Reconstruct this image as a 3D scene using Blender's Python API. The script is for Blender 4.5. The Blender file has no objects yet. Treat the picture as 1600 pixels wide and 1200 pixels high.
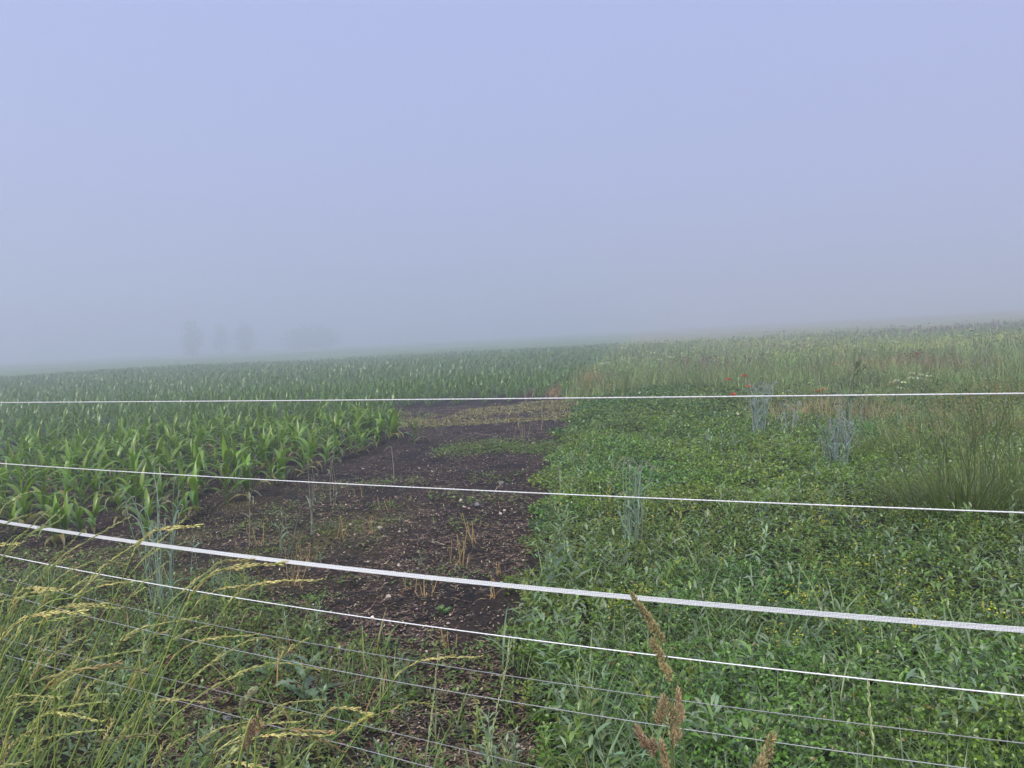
import bpy, math
import numpy as np

R = np.random.default_rng(7)
scene = bpy.context.scene
COL = scene.collection
rad = math.radians

# ------------------------------------------------------------------ camera
F = 1150.0            # focal length in pixels of the 1600 px wide photograph
EYE = 1.6             # camera height over the ground below it
SLOPE = 0.053         # the hillside climbs to the right
PITCH = math.atan(60 / F)
cam_d = bpy.data.cameras.new('camera')
cam = bpy.data.objects.new('camera', cam_d)
COL.objects.link(cam)
cam_d.sensor_width = 36.0
cam_d.lens = 36.0 * F / 1600.0
cam_d.clip_start = 0.05
cam_d.clip_end = 2000
cam.location = (0, 0, EYE)
cam.rotation_euler = (math.pi / 2 - PITCH, 0, 0)
scene.camera = cam

# ------------------------------------------------------------------ sky and sun (fog, sun high behind the camera)
SUN_EL, SUN_AZ = 52.0, 200.0      # azimuth from +Y, clockwise
world = bpy.data.worlds.new('World')
scene.world = world
world.use_nodes = True
wn = world.node_tree.nodes
wl = world.node_tree.links
bg = wn['Background']
sky = wn.new('ShaderNodeTexSky')
sky.sky_type = 'NISHITA'
sky.sun_disc = False
sky.sun_elevation = rad(SUN_EL)
sky.sun_rotation = rad(SUN_AZ)
sky.air_density = 1.0
sky.dust_density = 4.0
veil = wn.new('ShaderNodeMix')
veil.data_type = 'RGBA'
veil.inputs['Factor'].default_value = 0.9
veil.inputs['B'].default_value = (4.6, 5.35, 9.2, 1)       # an even blanket of cloud hides most of the blue
wl.new(sky.outputs['Color'], veil.inputs['A'])
wl.new(veil.outputs['Result'], bg.inputs['Color'])
bg.inputs['Strength'].default_value = 0.092

sun_d = bpy.data.lights.new('sun', 'SUN')
sun_d.energy = 5.0
sun_d.angle = rad(28)
sun_d.color = (1.0, 0.94, 0.80)
sun = bpy.data.objects.new('sun', sun_d)
COL.objects.link(sun)
_az, _el = rad(SUN_AZ), rad(SUN_EL)
from mathutils import Vector
_sd = Vector((math.sin(_az) * math.cos(_el), math.cos(_az) * math.cos(_el), math.sin(_el)))
sun.rotation_euler = (-_sd).to_track_quat('-Z', 'Y').to_euler()
sun.location = (0, -20, 30)

scene.view_settings.view_transform = 'Standard'
scene.view_settings.look = 'None'
scene.view_settings.gamma = 1.0
scene.view_settings.use_curve_mapping = False
scene.view_settings.exposure = 0.08
cy = scene.cycles
cy.max_bounces = 8
cy.diffuse_bounces = 3
cy.glossy_bounces = 2
cy.transmission_bounces = 3
cy.volume_bounces = 3
cy.transparent_max_bounces = 4
cy.use_denoising = True
cy.volume_step_rate = 1.0

# ------------------------------------------------------------------ helpers: pixels, noise, ground
def ray(px, py):
    cx, cz = (px - 800) / F, (600 - py) / F
    c, s = math.cos(PITCH), math.sin(PITCH)
    return np.array([cx, c + s * cz, -s + c * cz])

def G(px, py, h=0.0):
    """the ground point (or point h above it) that a pixel looks at"""
    d = ray(px, py)
    t = (EYE - h) / (SLOPE * d[0] - d[2])
    return d * t + np.array([0, 0, EYE])

def PD(px, py, depth):
    d = ray(px, py)
    return d * (depth / d[1]) + np.array([0, 0, EYE])

_T = np.random.default_rng(3).random((256, 256))
def vn(x, y, s=0):
    x = np.asarray(x, float) + 17.3 * s
    y = np.asarray(y, float) + 31.7 * s
    xi, yi = np.floor(x).astype(int), np.floor(y).astype(int)
    fx, fy = x - xi, y - yi
    fx, fy = fx * fx * (3 - 2 * fx), fy * fy * (3 - 2 * fy)
    a, b = _T[xi & 255, yi & 255], _T[(xi + 1) & 255, yi & 255]
    c, d = _T[xi & 255, (yi + 1) & 255], _T[(xi + 1) & 255, (yi + 1) & 255]
    return (a * (1 - fx) + b * fx) * (1 - fy) + (c * (1 - fx) + d * fx) * fy

def fbm(x, y, s=0, o=4):
    r, a, t = 0, 1.0, 0
    for k in range(o):
        r = r + a * vn(np.asarray(x) * 2 ** k, np.asarray(y) * 2 ** k, s + k * 5)
        t += a
        a *= 0.55
    return r / t

def gz(x, y):
    """height of the ground sheet"""
    x, y = np.asarray(x, float), np.asarray(y, float)
    d = np.hypot(x, y)
    near = np.clip((40 - d) / 25, 0, 1)
    z = SLOPE * x + .016 * np.maximum(d - 35, 0)
    z = z + (vn(x * .05, y * .05, 9) - .5) * .5 * np.clip((d - 12) / 60, 0, 1)
    z = z + near * ((fbm(x * 1.1, y * 1.1, 1, 3) - .5) * .07 + (fbm(x * 6, y * 6, 2, 3) - .5) * .055 + (fbm(x * 14, y * 14, 5, 3) - .5) * .04)
    return z

def inpoly(x, y, poly):
    c = np.zeros(np.shape(x), bool)
    n = len(poly)
    for i in range(n):
        x1, y1 = poly[i]
        x2, y2 = poly[(i + 1) % n]
        if y1 == y2:
            continue
        c ^= ((y1 > y) != (y2 > y)) & (x < (x2 - x1) * (y - y1) / (y2 - y1) + x1)
    return c

# --- the plots of the field, on the ground
_cb = [G(*p)[:2] for p in [(862, 1230), (842, 1120), (792, 1045), (802, 985), (814, 945), (824, 900), (836, 830),
                           (850, 775), (868, 720), (888, 660), (903, 628)]]
_cbx = np.array([p[0] for p in _cb] + [9.0, 50.0])
_cby = np.array([p[1] for p in _cb] + [64.0, 300.0])
def clover_x(y):
    return np.interp(y, _cby, _cbx)
CORN_NEAR = [(-40, 6.6), (-3.2, 6.35), (-2.85, 7.0), (-2.3, 9.6), (-1.7, 12.6), (-2.1, 13.8), (-3.3, 20.3), (-3.3, 21.2), (-60, 24)]
_wd = [G(*p)[:2] for p in [(-300, 880), (0, 885), (350, 915), (430, 960), (500, 1000), (600, 1040), (700, 1080), (790, 1095)]]
_wx = np.array([p[0] for p in _wd]); _wy = np.array([p[1] for p in _wd])
def weed_y(x):
    return np.interp(x, _wx, _wy)
def corn_mask(x, y):
    back = (y > 20.8 + .1 * np.sin(x * 1.3)) & (x < clover_x(y) - .25) & (y < 88 + .25 * x)
    return inpoly(x, y, CORN_NEAR) | back

# ------------------------------------------------------------------ helpers: meshes
class Geo:
    def __init__(self):
        self.V, self.Q, self.C, self.n = [], [], [], 0
    def add(self, V, Q, C):
        V = np.asarray(V, float).reshape(-1, 3)
        Q = np.asarray(Q, int).reshape(-1, 4)
        C = np.broadcast_to(np.asarray(C, float), (len(V), 3))
        self.V.append(V); self.Q.append(Q + self.n); self.C.append(C)
        self.n += len(V)
        return self
    def arrays(self):
        return np.concatenate(self.V), np.concatenate(self.Q), np.concatenate(self.C)

def to_mesh(name, V, Q, C, mat, smooth=True):
    me = bpy.data.meshes.new(name)
    nv, nq = len(V), len(Q)
    me.vertices.add(nv)
    me.vertices.foreach_set('co', np.ascontiguousarray(V, dtype=np.float32).ravel())
    me.loops.add(nq * 4)
    me.loops.foreach_set('vertex_index', np.ascontiguousarray(Q, dtype=np.int32).ravel())
    me.polygons.add(nq)
    me.polygons.foreach_set('loop_start', np.arange(0, nq * 4, 4, dtype=np.int32))
    me.polygons.foreach_set('use_smooth', np.full(nq, smooth))
    at = me.color_attributes.new('col', 'FLOAT_COLOR', 'POINT')
    c4 = np.ones((nv, 4), np.float32)
    c4[:, :3] = C
    at.data.foreach_set('color', c4.ravel())
    me.materials.append(mat)
    me.update(calc_edges=True)
    return me

def gmesh(name, g, mat, smooth=True):
    return to_mesh(name, *g.arrays(), mat, smooth)

def obj(name, me, parent=None, loc=None):
    o = bpy.data.objects.new(name, me)
    COL.objects.link(o)
    if parent is not None:
        o.parent = parent
    if loc is not None:
        o.location = loc
    return o

def tag(o, label=None, cat=None, group=None, kind=None):
    if label: o['label'] = label
    if cat: o['category'] = cat
    if group: o['group'] = group
    if kind: o['kind'] = kind
    return o

def thing(name, label, cat, loc=(0, 0, 0), rz=0, group=None, sc=1.0):
    o = obj(name, None, loc=loc)
    o.empty_display_size = 0.1
    o.rotation_euler.z = rz
    o.scale = (sc, sc, sc)
    return tag(o, label, cat, group)

def copy_tree(o, parent=None):
    c = o.copy()
    COL.objects.link(c)
    c.parent = parent
    for ch in KIDS.get(o.name, []):
        copy_tree2(ch, c)
    return c
def copy_tree2(o, parent):
    c = o.copy()
    COL.objects.link(c)
    c.parent = parent
    for ch in KIDS.get(o.name, []):
        copy_tree2(ch, c)
    return c
KIDS = {}
def part(name, me, parent):
    o = obj(name, me, parent)
    KIDS.setdefault(parent.name, []).append(o)
    return o

PROF = {
    'grass': lambda t: np.where(t < .25, .75 + t, 1.0) * np.clip((1 - t) * 1.7, .04, 1),
    'corn': lambda t: np.clip(.55 + 2.6 * t, 0, 1) * np.clip((1.02 - t) * 1.9, .03, 1),
    'lance': lambda t: np.clip(.12 + np.sin(np.pi * np.clip(t, 0, 1) ** .8), .04, 1),
    'stem': lambda t: 1 - .5 * t,
}
def blades(P, az, L, phi, bend, W, C, S=4, prof='grass', fold=0.0, wave=0.0, tipC=None, pw=1.4):
    """N ribbons that leave P at elevation phi and droop by bend over length L"""
    P = np.atleast_2d(P); N = len(P)
    az, L, phi, bend, W = [np.broadcast_to(np.asarray(a, float), (N,)) for a in (az, L, phi, bend, W)]
    t = np.linspace(0, 1, S + 1)
    ph = phi[:, None] - bend[:, None] * t[None] ** pw
    st = (L / S)[:, None]
    pm = (ph[:, 1:] + ph[:, :-1]) / 2
    h = np.concatenate([np.zeros((N, 1)), np.cumsum(np.cos(pm) * st, 1)], 1)
    v = np.concatenate([np.zeros((N, 1)), np.cumsum(np.sin(pm) * st, 1)], 1)
    ca, sa = np.cos(az)[:, None], np.sin(az)[:, None]
    ctr = np.stack([P[:, :1] + h * ca, P[:, 1:2] + h * sa, P[:, 2:3] + v], -1)
    w = W[:, None] * PROF[prof](t)[None] / 2
    side = np.stack([-sa + 0 * h, ca + 0 * h, 0 * h], -1)
    nor = np.stack([-np.sin(ph) * ca, -np.sin(ph) * sa, np.cos(ph)], -1)
    if wave:
        wv = wave * w * np.sin(t[None] * 17 + az[:, None] * 7)
    else:
        wv = 0 * w
    C = np.asarray(C, float)
    if C.ndim == 1: C = np.broadcast_to(C, (N, 3))
    tc = C if tipC is None else np.broadcast_to(np.asarray(tipC, float), (N, 3))
    cc = C[:, None, :] * (1 - t[None, :, None]) + tc[:, None, :] * t[None, :, None]
    if fold:
        a = ctr - side * w[..., None] + nor * (fold * w + wv)[..., None]
        b = ctr
        c = ctr + side * w[..., None] + nor * (fold * w - wv)[..., None]
        V = np.stack([a, b, c], 2); k = 3
    else:
        V = np.stack([ctr - side * w[..., None], ctr + side * w[..., None]], 2); k = 2
    cc = np.repeat(cc[:, :, None, :], k, 2)
    base = (np.arange(N) * (S + 1) * k)[:, None, None]
    i = (np.arange(S) * k)[None, :, None]
    j = np.arange(k - 1)[None, None, :]
    q0 = base + i + j
    Q = np.stack([q0, q0 + 1, q0 + 1 + k, q0 + k], -1)
    return V.reshape(-1, 3), Q.reshape(-1, 4), cc.reshape(-1, 3)

def leaves(P, az, el, roll, L, W, C, fold=.25, hexa=True, round_=.0):
    """N small broad leaves"""
    P = np.atleast_2d(P); N = len(P)
    az, el, roll, L, W = [np.broadcast_to(np.asarray(a, float), (N,)) for a in (az, el, roll, L, W)]
    f = np.stack([np.cos(az) * np.cos(el), np.sin(az) * np.cos(el), np.sin(el)], -1)
    s0 = np.stack([-np.sin(az), np.cos(az), 0 * az], -1)
    n0 = np.cross(f, s0)
    s = s0 * np.cos(roll)[:, None] + n0 * np.sin(roll)[:, None]
    n = np.cross(f, s)
    L_, W_ = L[:, None], W[:, None]
    if hexa:
        lat = [0, -.5, -.42, 0, .42, .5]
        lon = [0, .33, .72, 1.0, .72, .33]
    else:
        lat = [0, -.5, 0, .5]
        lon = [0, .45, 1.0, .45]
    V = np.stack([P + f * L_ * b + s * W_ * a + n * (abs(a) * fold * W_ - .12 * L_ * b * b) for a, b in zip(lat, lon)], 1)
    k = len(lat)
    base = (np.arange(N) * k)[:, None]
    if hexa:
        Q = np.stack([base + np.array([[0, 1, 2, 3]]), base + np.array([[0, 3, 4, 5]])], 1)
    else:
        Q = base + np.array([[0, 1, 2, 3]])
    C = np.asarray(C, float)
    if C.ndim == 1: C = np.broadcast_to(C, (N, 3))
    return V.reshape(-1, 3), Q.reshape(-1, 4), np.repeat(C, k, 0)

def tube(pts, r, sides=5, C=(1, 1, 1), cap=False):
    pts = np.asarray(pts, float); n = len(pts)
    r = np.broadcast_to(np.asarray(r, float), (n,))
    tg = np.gradient(pts, axis=0)
    tg /= np.linalg.norm(tg, axis=1, keepdims=True) + 1e-9
    up = np.array([0.31, 0.17, 0.93])
    if abs(tg[0] @ up) > .95: up = np.array([1., 0, 0.1])
    s = np.cross(tg, up); s /= np.linalg.norm(s, axis=1, keepdims=True) + 1e-9
    u = np.cross(s, tg)
    a = np.arange(sides) / sides * 2 * np.pi
    V = pts[:, None] + r[:, None, None] * (np.cos(a)[None, :, None] * s[:, None] + np.sin(a)[None, :, None] * u[:, None])
    i = (np.arange(n - 1) * sides)[:, None]
    j = np.arange(sides)[None]
    j2 = (j + 1) % sides
    Q = np.stack([i + j, i + j2, i + j2 + sides, i + j + sides], -1)
    C = np.asarray(C, float)
    if C.ndim == 2: C = np.repeat(C, sides, 0)
    return V.reshape(-1, 3), Q.reshape(-1, 4), np.broadcast_to(C, (n * sides, 3))

def spindles(P, D, L, W, C, sides=4, ts=(0, .4, 1), rs=(.3, 1, .06)):
    """N slim pods / spikelets from P along D"""
    P, D = np.atleast_2d(P), np.atleast_2d(D); N = len(P)
    D = D / (np.linalg.norm(D, axis=1, keepdims=True) + 1e-9)
    L, W = np.broadcast_to(np.asarray(L, float), (N,)), np.broadcast_to(np.asarray(W, float), (N,))
    up = np.where(np.abs(D[:, 2:3]) > .9, np.array([[1., 0, 0]]), np.array([[0, 0, 1.]]))
    s = np.cross(D, up); s /= np.linalg.norm(s, axis=1, keepdims=True)
    u = np.cross(s, D)
    a = np.arange(sides) / sides * 2 * np.pi
    t = np.array(ts); rr = np.array(rs); k = len(t)
    V = (P[:, None, None] + D[:, None, None] * (L[:, None] * t[None])[:, :, None, None]
         + (W[:, None] / 2 * rr[None])[:, :, None, None] * (np.cos(a)[None, None, :, None] * s[:, None, None] + np.sin(a)[None, None, :, None] * u[:, None, None]))
    base = (np.arange(N) * k * sides)[:, None, None]
    i = (np.arange(k - 1) * sides)[None, :, None]
    j = np.arange(sides)[None, None]
    j2 = (j + 1) % sides
    Q = np.stack([base + i + j, base + i + j2, base + i + sides + j2, base + i + sides + j], -1)
    C = np.asarray(C, float)
    if C.ndim == 1: C = np.broadcast_to(C, (N, 3))
    return V.reshape(-1, 3), Q.reshape(-1, 4), np.repeat(C, k * sides, 0)

def spline(pts, n=24):
    """smooth curve through the points"""
    p = np.asarray(pts, float)
    p = np.concatenate([[2 * p[0] - p[1]], p, [2 * p[-1] - p[-2]]])
    out = []
    m = len(p) - 3
    for q in np.linspace(0, m - 1e-6, n):
        i = int(q); t = q - i
        a, b, c, d = p[i:i + 4]
        out.append(.5 * (2 * b + (c - a) * t + (2 * a - 5 * b + 4 * c - d) * t * t + (3 * b - a - 3 * c + d) * t ** 3))
    return np.array(out)

def vary(c, n, amt=.2, hue=.12, rng=R):
    """n colours around c"""
    c = np.asarray(c, float)
    k = 1 + amt * rng.standard_normal((n, 1))
    h = 1 + hue * rng.standard_normal((n, 3)) * np.array([1, .5, .8])
    return np.clip(c * np.clip(k, .35, 2) * h, .004, .8)

# ------------------------------------------------------------------ materials
def leaf_mat(name, rough=.5, trans=.3, spec=.5, vein=60.0, var=.25):
    m = bpy.data.materials.new(name); m.use_nodes = True
    nt = m.node_tree; n = nt.nodes; l = nt.links
    bs = n['Principled BSDF']
    at = n.new('ShaderNodeAttribute'); at.attribute_name = 'col'
    tc = n.new('ShaderNodeTexCoord')
    nz = n.new('ShaderNodeTexNoise'); nz.inputs['Scale'].default_value = vein; nz.inputs['Detail'].default_value = 3
    l.new(tc.outputs['Object'], nz.inputs['Vector'])
    oi = n.new('ShaderNodeObjectInfo')
    ad = n.new('ShaderNodeMath'); ad.operation = 'MULTIPLY_ADD'
    l.new(oi.outputs['Random'], ad.inputs[0]); ad.inputs[1].default_value = .35; ad.inputs[2].default_value = .82 - var / 2
    mm = n.new('ShaderNodeMath'); mm.operation = 'MULTIPLY_ADD'
    l.new(nz.outputs['Fac'], mm.inputs[0]); mm.inputs[1].default_value = var
    l.new(ad.outputs[0], mm.inputs[2])
    mx = n.new('ShaderNodeVectorMath'); mx.operation = 'SCALE'
    l.new(at.outputs['Color'], mx.inputs[0]); l.new(mm.outputs[0], mx.inputs['Scale'])
    l.new(mx.outputs['Vector'], bs.inputs['Base Color'])
    bs.inputs['Roughness'].default_value = rough
    bs.inputs['Specular IOR Level'].default_value = spec
    if trans:
        tr = n.new('ShaderNodeBsdfTranslucent')
        sc = n.new('ShaderNodeVectorMath'); sc.operation = 'MULTIPLY'
        l.new(mx.outputs['Vector'], sc.inputs[0]); sc.inputs[1].default_value = (1.5, 1.6, .8)
        l.new(sc.outputs['Vector'], tr.inputs['Color'])
        ms = n.new('ShaderNodeMixShader'); ms.inputs[0].default_value = trans
        l.new(bs.outputs[0], ms.inputs[1]); l.new(tr.outputs[0], ms.inputs[2])
        l.new(ms.outputs[0], n['Material Output'].inputs['Surface'])
    return m

M_corn = leaf_mat('corn_leaf', .34, .32, .6, 25)
M_leaf = leaf_mat('broad_leaf', .34, .3, .6, 40)
M_grass = leaf_mat('grass_blade', .42, .3, .5, 30)
M_rye = leaf_mat('waxy_stem', .6, .12, .35, 30)
M_seed = leaf_mat('seed_head', .8, .2, .2, 120)
M_straw = leaf_mat('dry_straw', .8, .12, .2, 50)
M_petal = leaf_mat('petal', .6, .4, .3, 30)
M_tree = leaf_mat('tree_leaf', .6, .25, .3, 2)

def ground_mat():
    m = bpy.data.materials.new('field_ground'); m.use_nodes = True
    nt = m.node_tree; n = nt.nodes; l = nt.links
    bs = n['Principled BSDF']
    at = n.new('ShaderNodeAttribute'); at.attribute_name = 'col'
    tc = n.new('ShaderNodeTexCoord')
    def noise(sc, det=5, rough=.6):
        z = n.new('ShaderNodeTexNoise'); z.inputs['Scale'].default_value = sc
        z.inputs['Detail'].default_value = det; z.inputs['Roughness'].default_value = rough
        l.new(tc.outputs['Object'], z.inputs['Vector'])
        return z
    n1, n2, n3 = noise(1.7), noise(22, 6, .7), noise(90, 3)
    rp = n.new('ShaderNodeValToRGB')
    rp.color_ramp.elements[0].position = .32; rp.color_ramp.elements[0].color = (.5, .5, .52, 1)
    rp.color_ramp.elements[1].position = .72; rp.color_ramp.elements[1].color = (2.0, 1.75, 1.5, 1)
    l.new(n2.outputs['Fac'], rp.inputs[0])
    rp2 = n.new('ShaderNodeValToRGB')
    rp2.color_ramp.elements[0].position = .35; rp2.color_ramp.elements[0].color = (.6, .6, .65, 1)
    rp2.color_ramp.elements[1].position = .65; rp2.color_ramp.elements[1].color = (1.9, 1.7, 1.5, 1)
    l.new(n1.outputs['Fac'], rp2.inputs[0])
    a = n.new('ShaderNodeVectorMath'); a.operation = 'MULTIPLY'
    l.new(at.outputs['Color'], a.inputs[0]); l.new(rp.outputs['Color'], a.inputs[1])
    b = n.new('ShaderNodeVectorMath'); b.operation = 'MULTIPLY'
    l.new(a.outputs[0], b.inputs[0]); l.new(rp2.outputs['Color'], b.inputs[1])
    l.new(b.outputs[0], bs.inputs['Base Color'])
    bs.inputs['Roughness'].default_value = .92
    bs.inputs['Specular IOR Level'].default_value = .25
    bp = n.new('ShaderNodeBump'); bp.inputs['Strength'].default_value = .9; bp.inputs['Distance'].default_value = .02
    l.new(n2.outputs['Fac'], bp.inputs['Height'])
    bp2 = n.new('ShaderNodeBump'); bp2.inputs['Strength'].default_value = .7; bp2.inputs['Distance'].default_value = .006
    l.new(n3.outputs['Fac'], bp2.inputs['Height']); l.new(bp.outputs[0], bp2.inputs['Normal'])
    l.new(bp2.outputs[0], bs.inputs['Normal'])
    return m
M_ground = ground_mat()

def plain_mat(name, rough=.6, spec=.4, scale=200, var=.3, bump=.0):
    m = leaf_mat(name, rough, 0, spec, scale, var)
    if bump:
        n = m.node_tree.nodes; l = m.node_tree.links
        nz = [q for q in n if q.type == 'TEX_NOISE'][0]
        b = n.new('ShaderNodeBump'); b.inputs['Strength'].default_value = bump; b.inputs['Distance'].default_value = .003
        l.new(nz.outputs['Fac'], b.inputs['Height']); l.new(b.outputs[0], n['Principled BSDF'].inputs['Normal'])
    return m
M_rope = plain_mat('white_rope', .6, .4, 260, .8)
M_plastic = plain_mat('white_plastic', .4, .5, 40, .15)
M_stone = plain_mat('pebble', .75, .4, 60, .6, .5)
M_bark = plain_mat('bark', .9, .2, 8, .6, .6)

def tape_mat():
    m = bpy.data.materials.new('woven_tape'); m.use_nodes = True
    n = m.node_tree.nodes; l = m.node_tree.links
    bs = n['Principled BSDF']
    tc = n.new('ShaderNodeTexCoord')
    mp = n.new('ShaderNodeMapping')
    l.new(tc.outputs['Object'], mp.inputs['Vector'])
    mp.inputs['Scale'].default_value = (240, 240, 240)
    mp.inputs['Rotation'].default_value = (.5, .7, .3)
    ck = n.new('ShaderNodeTexChecker'); ck.inputs['Scale'].default_value = 1.0
    ck.inputs['Color1'].default_value = (.92, .93, .94, 1); ck.inputs['Color2'].default_value = (.66, .69, .74, 1)
    l.new(mp.outputs[0], ck.inputs['Vector'])
    l.new(ck.outputs['Color'], bs.inputs['Base Color'])
    bs.inputs['Roughness'].default_value = .55
    b = n.new('ShaderNodeBump'); b.inputs['Strength'].default_value = .5; b.inputs['Distance'].default_value = .001
    l.new(ck.outputs['Fac'], b.inputs['Height']); l.new(b.outputs[0], bs.inputs['Normal'])
    tr = n.new('ShaderNodeBsdfTranslucent'); tr.inputs['Color'].default_value = (.8, .85, .95, 1)
    ms = n.new('ShaderNodeMixShader'); ms.inputs[0].default_value = .25
    l.new(bs.outputs[0], ms.inputs[1]); l.new(tr.outputs[0], ms.inputs[2])
    l.new(ms.outputs[0], n['Material Output'].inputs['Surface'])
    return m
M_tape = tape_mat()

# ------------------------------------------------------------------ the ground: one sheet
SOIL = np.array([.0135, .0117, .0118])
def build_ground():
    fr = np.linspace(-46, 46, 400)
    ang = np.radians(np.concatenate([fr, np.linspace(52, 308, 44)]))
    r = np.concatenate([np.linspace(.3, 2.3, 14), 2.3 * (18 / 2.3) ** np.linspace(.004, 1, 250), 18 * (440 / 18) ** np.linspace(.02, 1, 70)])
    A, RR = np.meshgrid(ang, r, indexing='ij')
    X, Y = RR * np.sin(A), RR * np.cos(A)
    Z = gz(X, Y)
    C = np.broadcast_to(SOIL, X.shape + (3,)).copy()
    d = np.hypot(X, Y)
    def lay(mask, c, k=1.0):
        w = (np.clip(mask, 0, 1) * k)[..., None]
        C[:] = C * (1 - w) + np.array(c) * w
    corn = corn_mask(X, Y)
    lay(np.where(corn, np.clip((d - 22) / 40, 0, 1), 0), (.035, .085, .025))
    lay(np.where(corn, 0, np.clip((d - 40) / 20, 0, 1)), (.12, .17, .07))
    far_left = (Y > 86 + .25 * X) & (X < clover_x(Y))
    lay(far_left.astype(float), (.075, .15, .055))
    mead = (X > clover_x(Y)) & (Y > 16)
    lay(np.where(mead, np.clip((d - 14) / 12, 0, 1), 0), (.11, .145, .055))
    # moss and thin green film on the fallow corner
    moss = (fbm(X * .8, Y * .8, 11) - .46) * 5
    left = np.clip((-1.6 - X + .12 * Y) / .8, 0, 1) * np.clip((9 - Y) / 2, 0, 1)
    lay(left * np.clip(moss + .3, 0, 1), (.05, .06, .02), .6)
    n1, n2 = X.shape
    idx = np.arange(n1 * n2).reshape(n1, n2)
    nx = np.roll(idx, -1, 0)
    Q = np.stack([idx[:, :-1], idx[:, 1:], nx[:, 1:], nx[:, :-1]], -1).reshape(-1, 4)
    V = np.stack([X, Y, Z], -1).reshape(-1, 3)
    # close the small hole under the camera
    c0 = len(V)
    V = np.concatenate([V, [[0, 0, float(gz(0, 0))]]])
    C2 = np.concatenate([C.reshape(-1, 3), [SOIL]])
    i0, i1 = idx[::2, 0], idx[1::2, 0]
    i2 = np.roll(i0, -1)
    Q2 = np.stack([np.full(len(i0), c0), i0, i1, i2], -1)
    Q = np.concatenate([Q, Q2])
    me = to_mesh('field', V, Q, C2, M_ground)
    o = obj('field', me)
    tag(o, 'dark loam field ground sloping up to the right', 'ground', kind='structure')
build_ground()

# ------------------------------------------------------------------ trees in the fog
def tree(px, depth, top_px, wpx, label, seed, name='foggy_tree'):
    rg = np.random.default_rng(seed)
    b = PD(px, 560, depth)
    x, y = b[0], depth
    z0 = float(gz(x, y)) - .1
    top = PD(px, top_px, depth)[2] - z0
    wid = wpx / F * depth
    t = thing(name, label, 'tree', (x, y, z0), group=None)
    g = Geo()
    pts = [(0, 0, 0), (.05 * wid, 0, top * .25), (-.04 * wid, .05, top * .5), (0, 0, top * .85)]
    g.add(*tube(spline(pts, 10), np.linspace(.03 * top, .006 * top, 10), 7, (.05, .045, .04)))
    for k in range(9):
        a = rg.uniform(0, 6.28); h = rg.uniform(.2, .65) * top; l = rg.uniform(.3, .5) * wid
        g.add(*tube([(0, 0, h), (l * .5 * np.cos(a), l * .5 * np.sin(a), h + l * .45), (l * np.cos(a), l * np.sin(a), h + l * .8)], [.012 * top, .008 * top, .003 * top], 5, (.05, .045, .04)))
    part('trunk', gmesh('trunk', g, M_bark), t)
    n = 1500
    # leaves gathered in clumps through an egg-shaped crown
    nc = 46
    u = rg.standard_normal((nc, 3)); u /= np.linalg.norm(u, axis=1, keepdims=True)
    cc = u * rg.uniform(.35, 1.08, (nc, 1)) * np.array([wid / 2 * .8, wid / 2 * .8, top * .47]) + np.array([0, 0, top * .5])
    taper = 1 - .45 * np.clip((cc[:, 2] / top - .55) / .45, 0, 1)
    cc[:, :2] *= taper[:, None]
    ci = rg.integers(0, nc, n)
    P = cc[ci] + rg.standard_normal((n, 3)) * wid * .11
    g = Geo().add(*leaves(P, rg.uniform(0, 6.28, n), rg.uniform(-.9, .9, n), rg.uniform(-.6, .6, n), wid*.08, wid*.06, vary((.045, .075, .03), n, .3, .1, rg)))
    part('crown', gmesh('crown', g, M_tree), t)
    return t
tree(300, 275, 496, 38, 'tall oval tree in thick fog, the darkest of the row beyond the corn', 1)
tree(345, 295, 502, 26, 'slim pale tree in thick fog beside the darkest tree', 2)
tree(384, 295, 502, 36, 'round-topped pale tree in thick fog between slim tree and low bushes', 3)
tree(470, 315, 516, 56, 'low wide bush almost lost in fog beyond the corn field', 4, 'foggy_bush')
tree(506, 315, 508, 46, 'faint rounded tree standing behind the low wide bush in fog', 5)

# ------------------------------------------------------------------ corn
def corn_proto(seed):
    """list of (name, V, Q, C) in plant space, height about 0.6 m"""
    rg = np.random.default_rng(seed)
    parts = []
    H = rg.uniform(.27, .33)
    lean = rg.uniform(-.05, .05, 2)
    st = np.array([(0, 0, -.02), (lean[0] * .3, lean[1] * .3, H * .5), (lean[0], lean[1], H)])
    parts.append(('stalk', *tube(spline(st, 5), np.linspace(.013, .009, 5), 6, (.10, .17, .05))))
    a0 = rg.uniform(0, 6.28)
    n = rg.integers(6, 9)
    for i in range(n):
        f = i / (n - 1)
        hh = H * (.12 + .85 * f)
        a = a0 + (i % 2) * np.pi + rg.normal(0, .3)
        L = (.28 + .36 * np.sin(np.pi * (.12 + .68 * f))) * rg.uniform(.85, 1.12)
        phi = rad(46 + 36 * f + rg.uniform(-8, 8))
        bend = rad(160 - 62 * f + rg.uniform(-30, 35)) * (.35 if i == n - 1 else 1)
        W = (.050 + .036 * np.sin(np.pi * (.15 + .7 * f))) * rg.uniform(.85, 1.1)
        c = vary((.10, .185, .045), 1, .12, .08, rg)[0] * (1 - f) + vary((.145, .255, .033), 1, .12, .08, rg)[0] * f
        if i == 0 or (i == 1 and rg.random() < .3): c = np.array([.26, .24, .09])
        tip = c * np.array([1.05, 1.0, 1.1])
        parts.append(('leaf', *blades([lean[0] * f, lean[1] * f, hh], a, L, phi, bend, W, c, 8, 'corn', .38, .22, tip, pw=1.7)))
    return parts
CORN = [corn_proto(s) for s in range(40, 50)]

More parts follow.
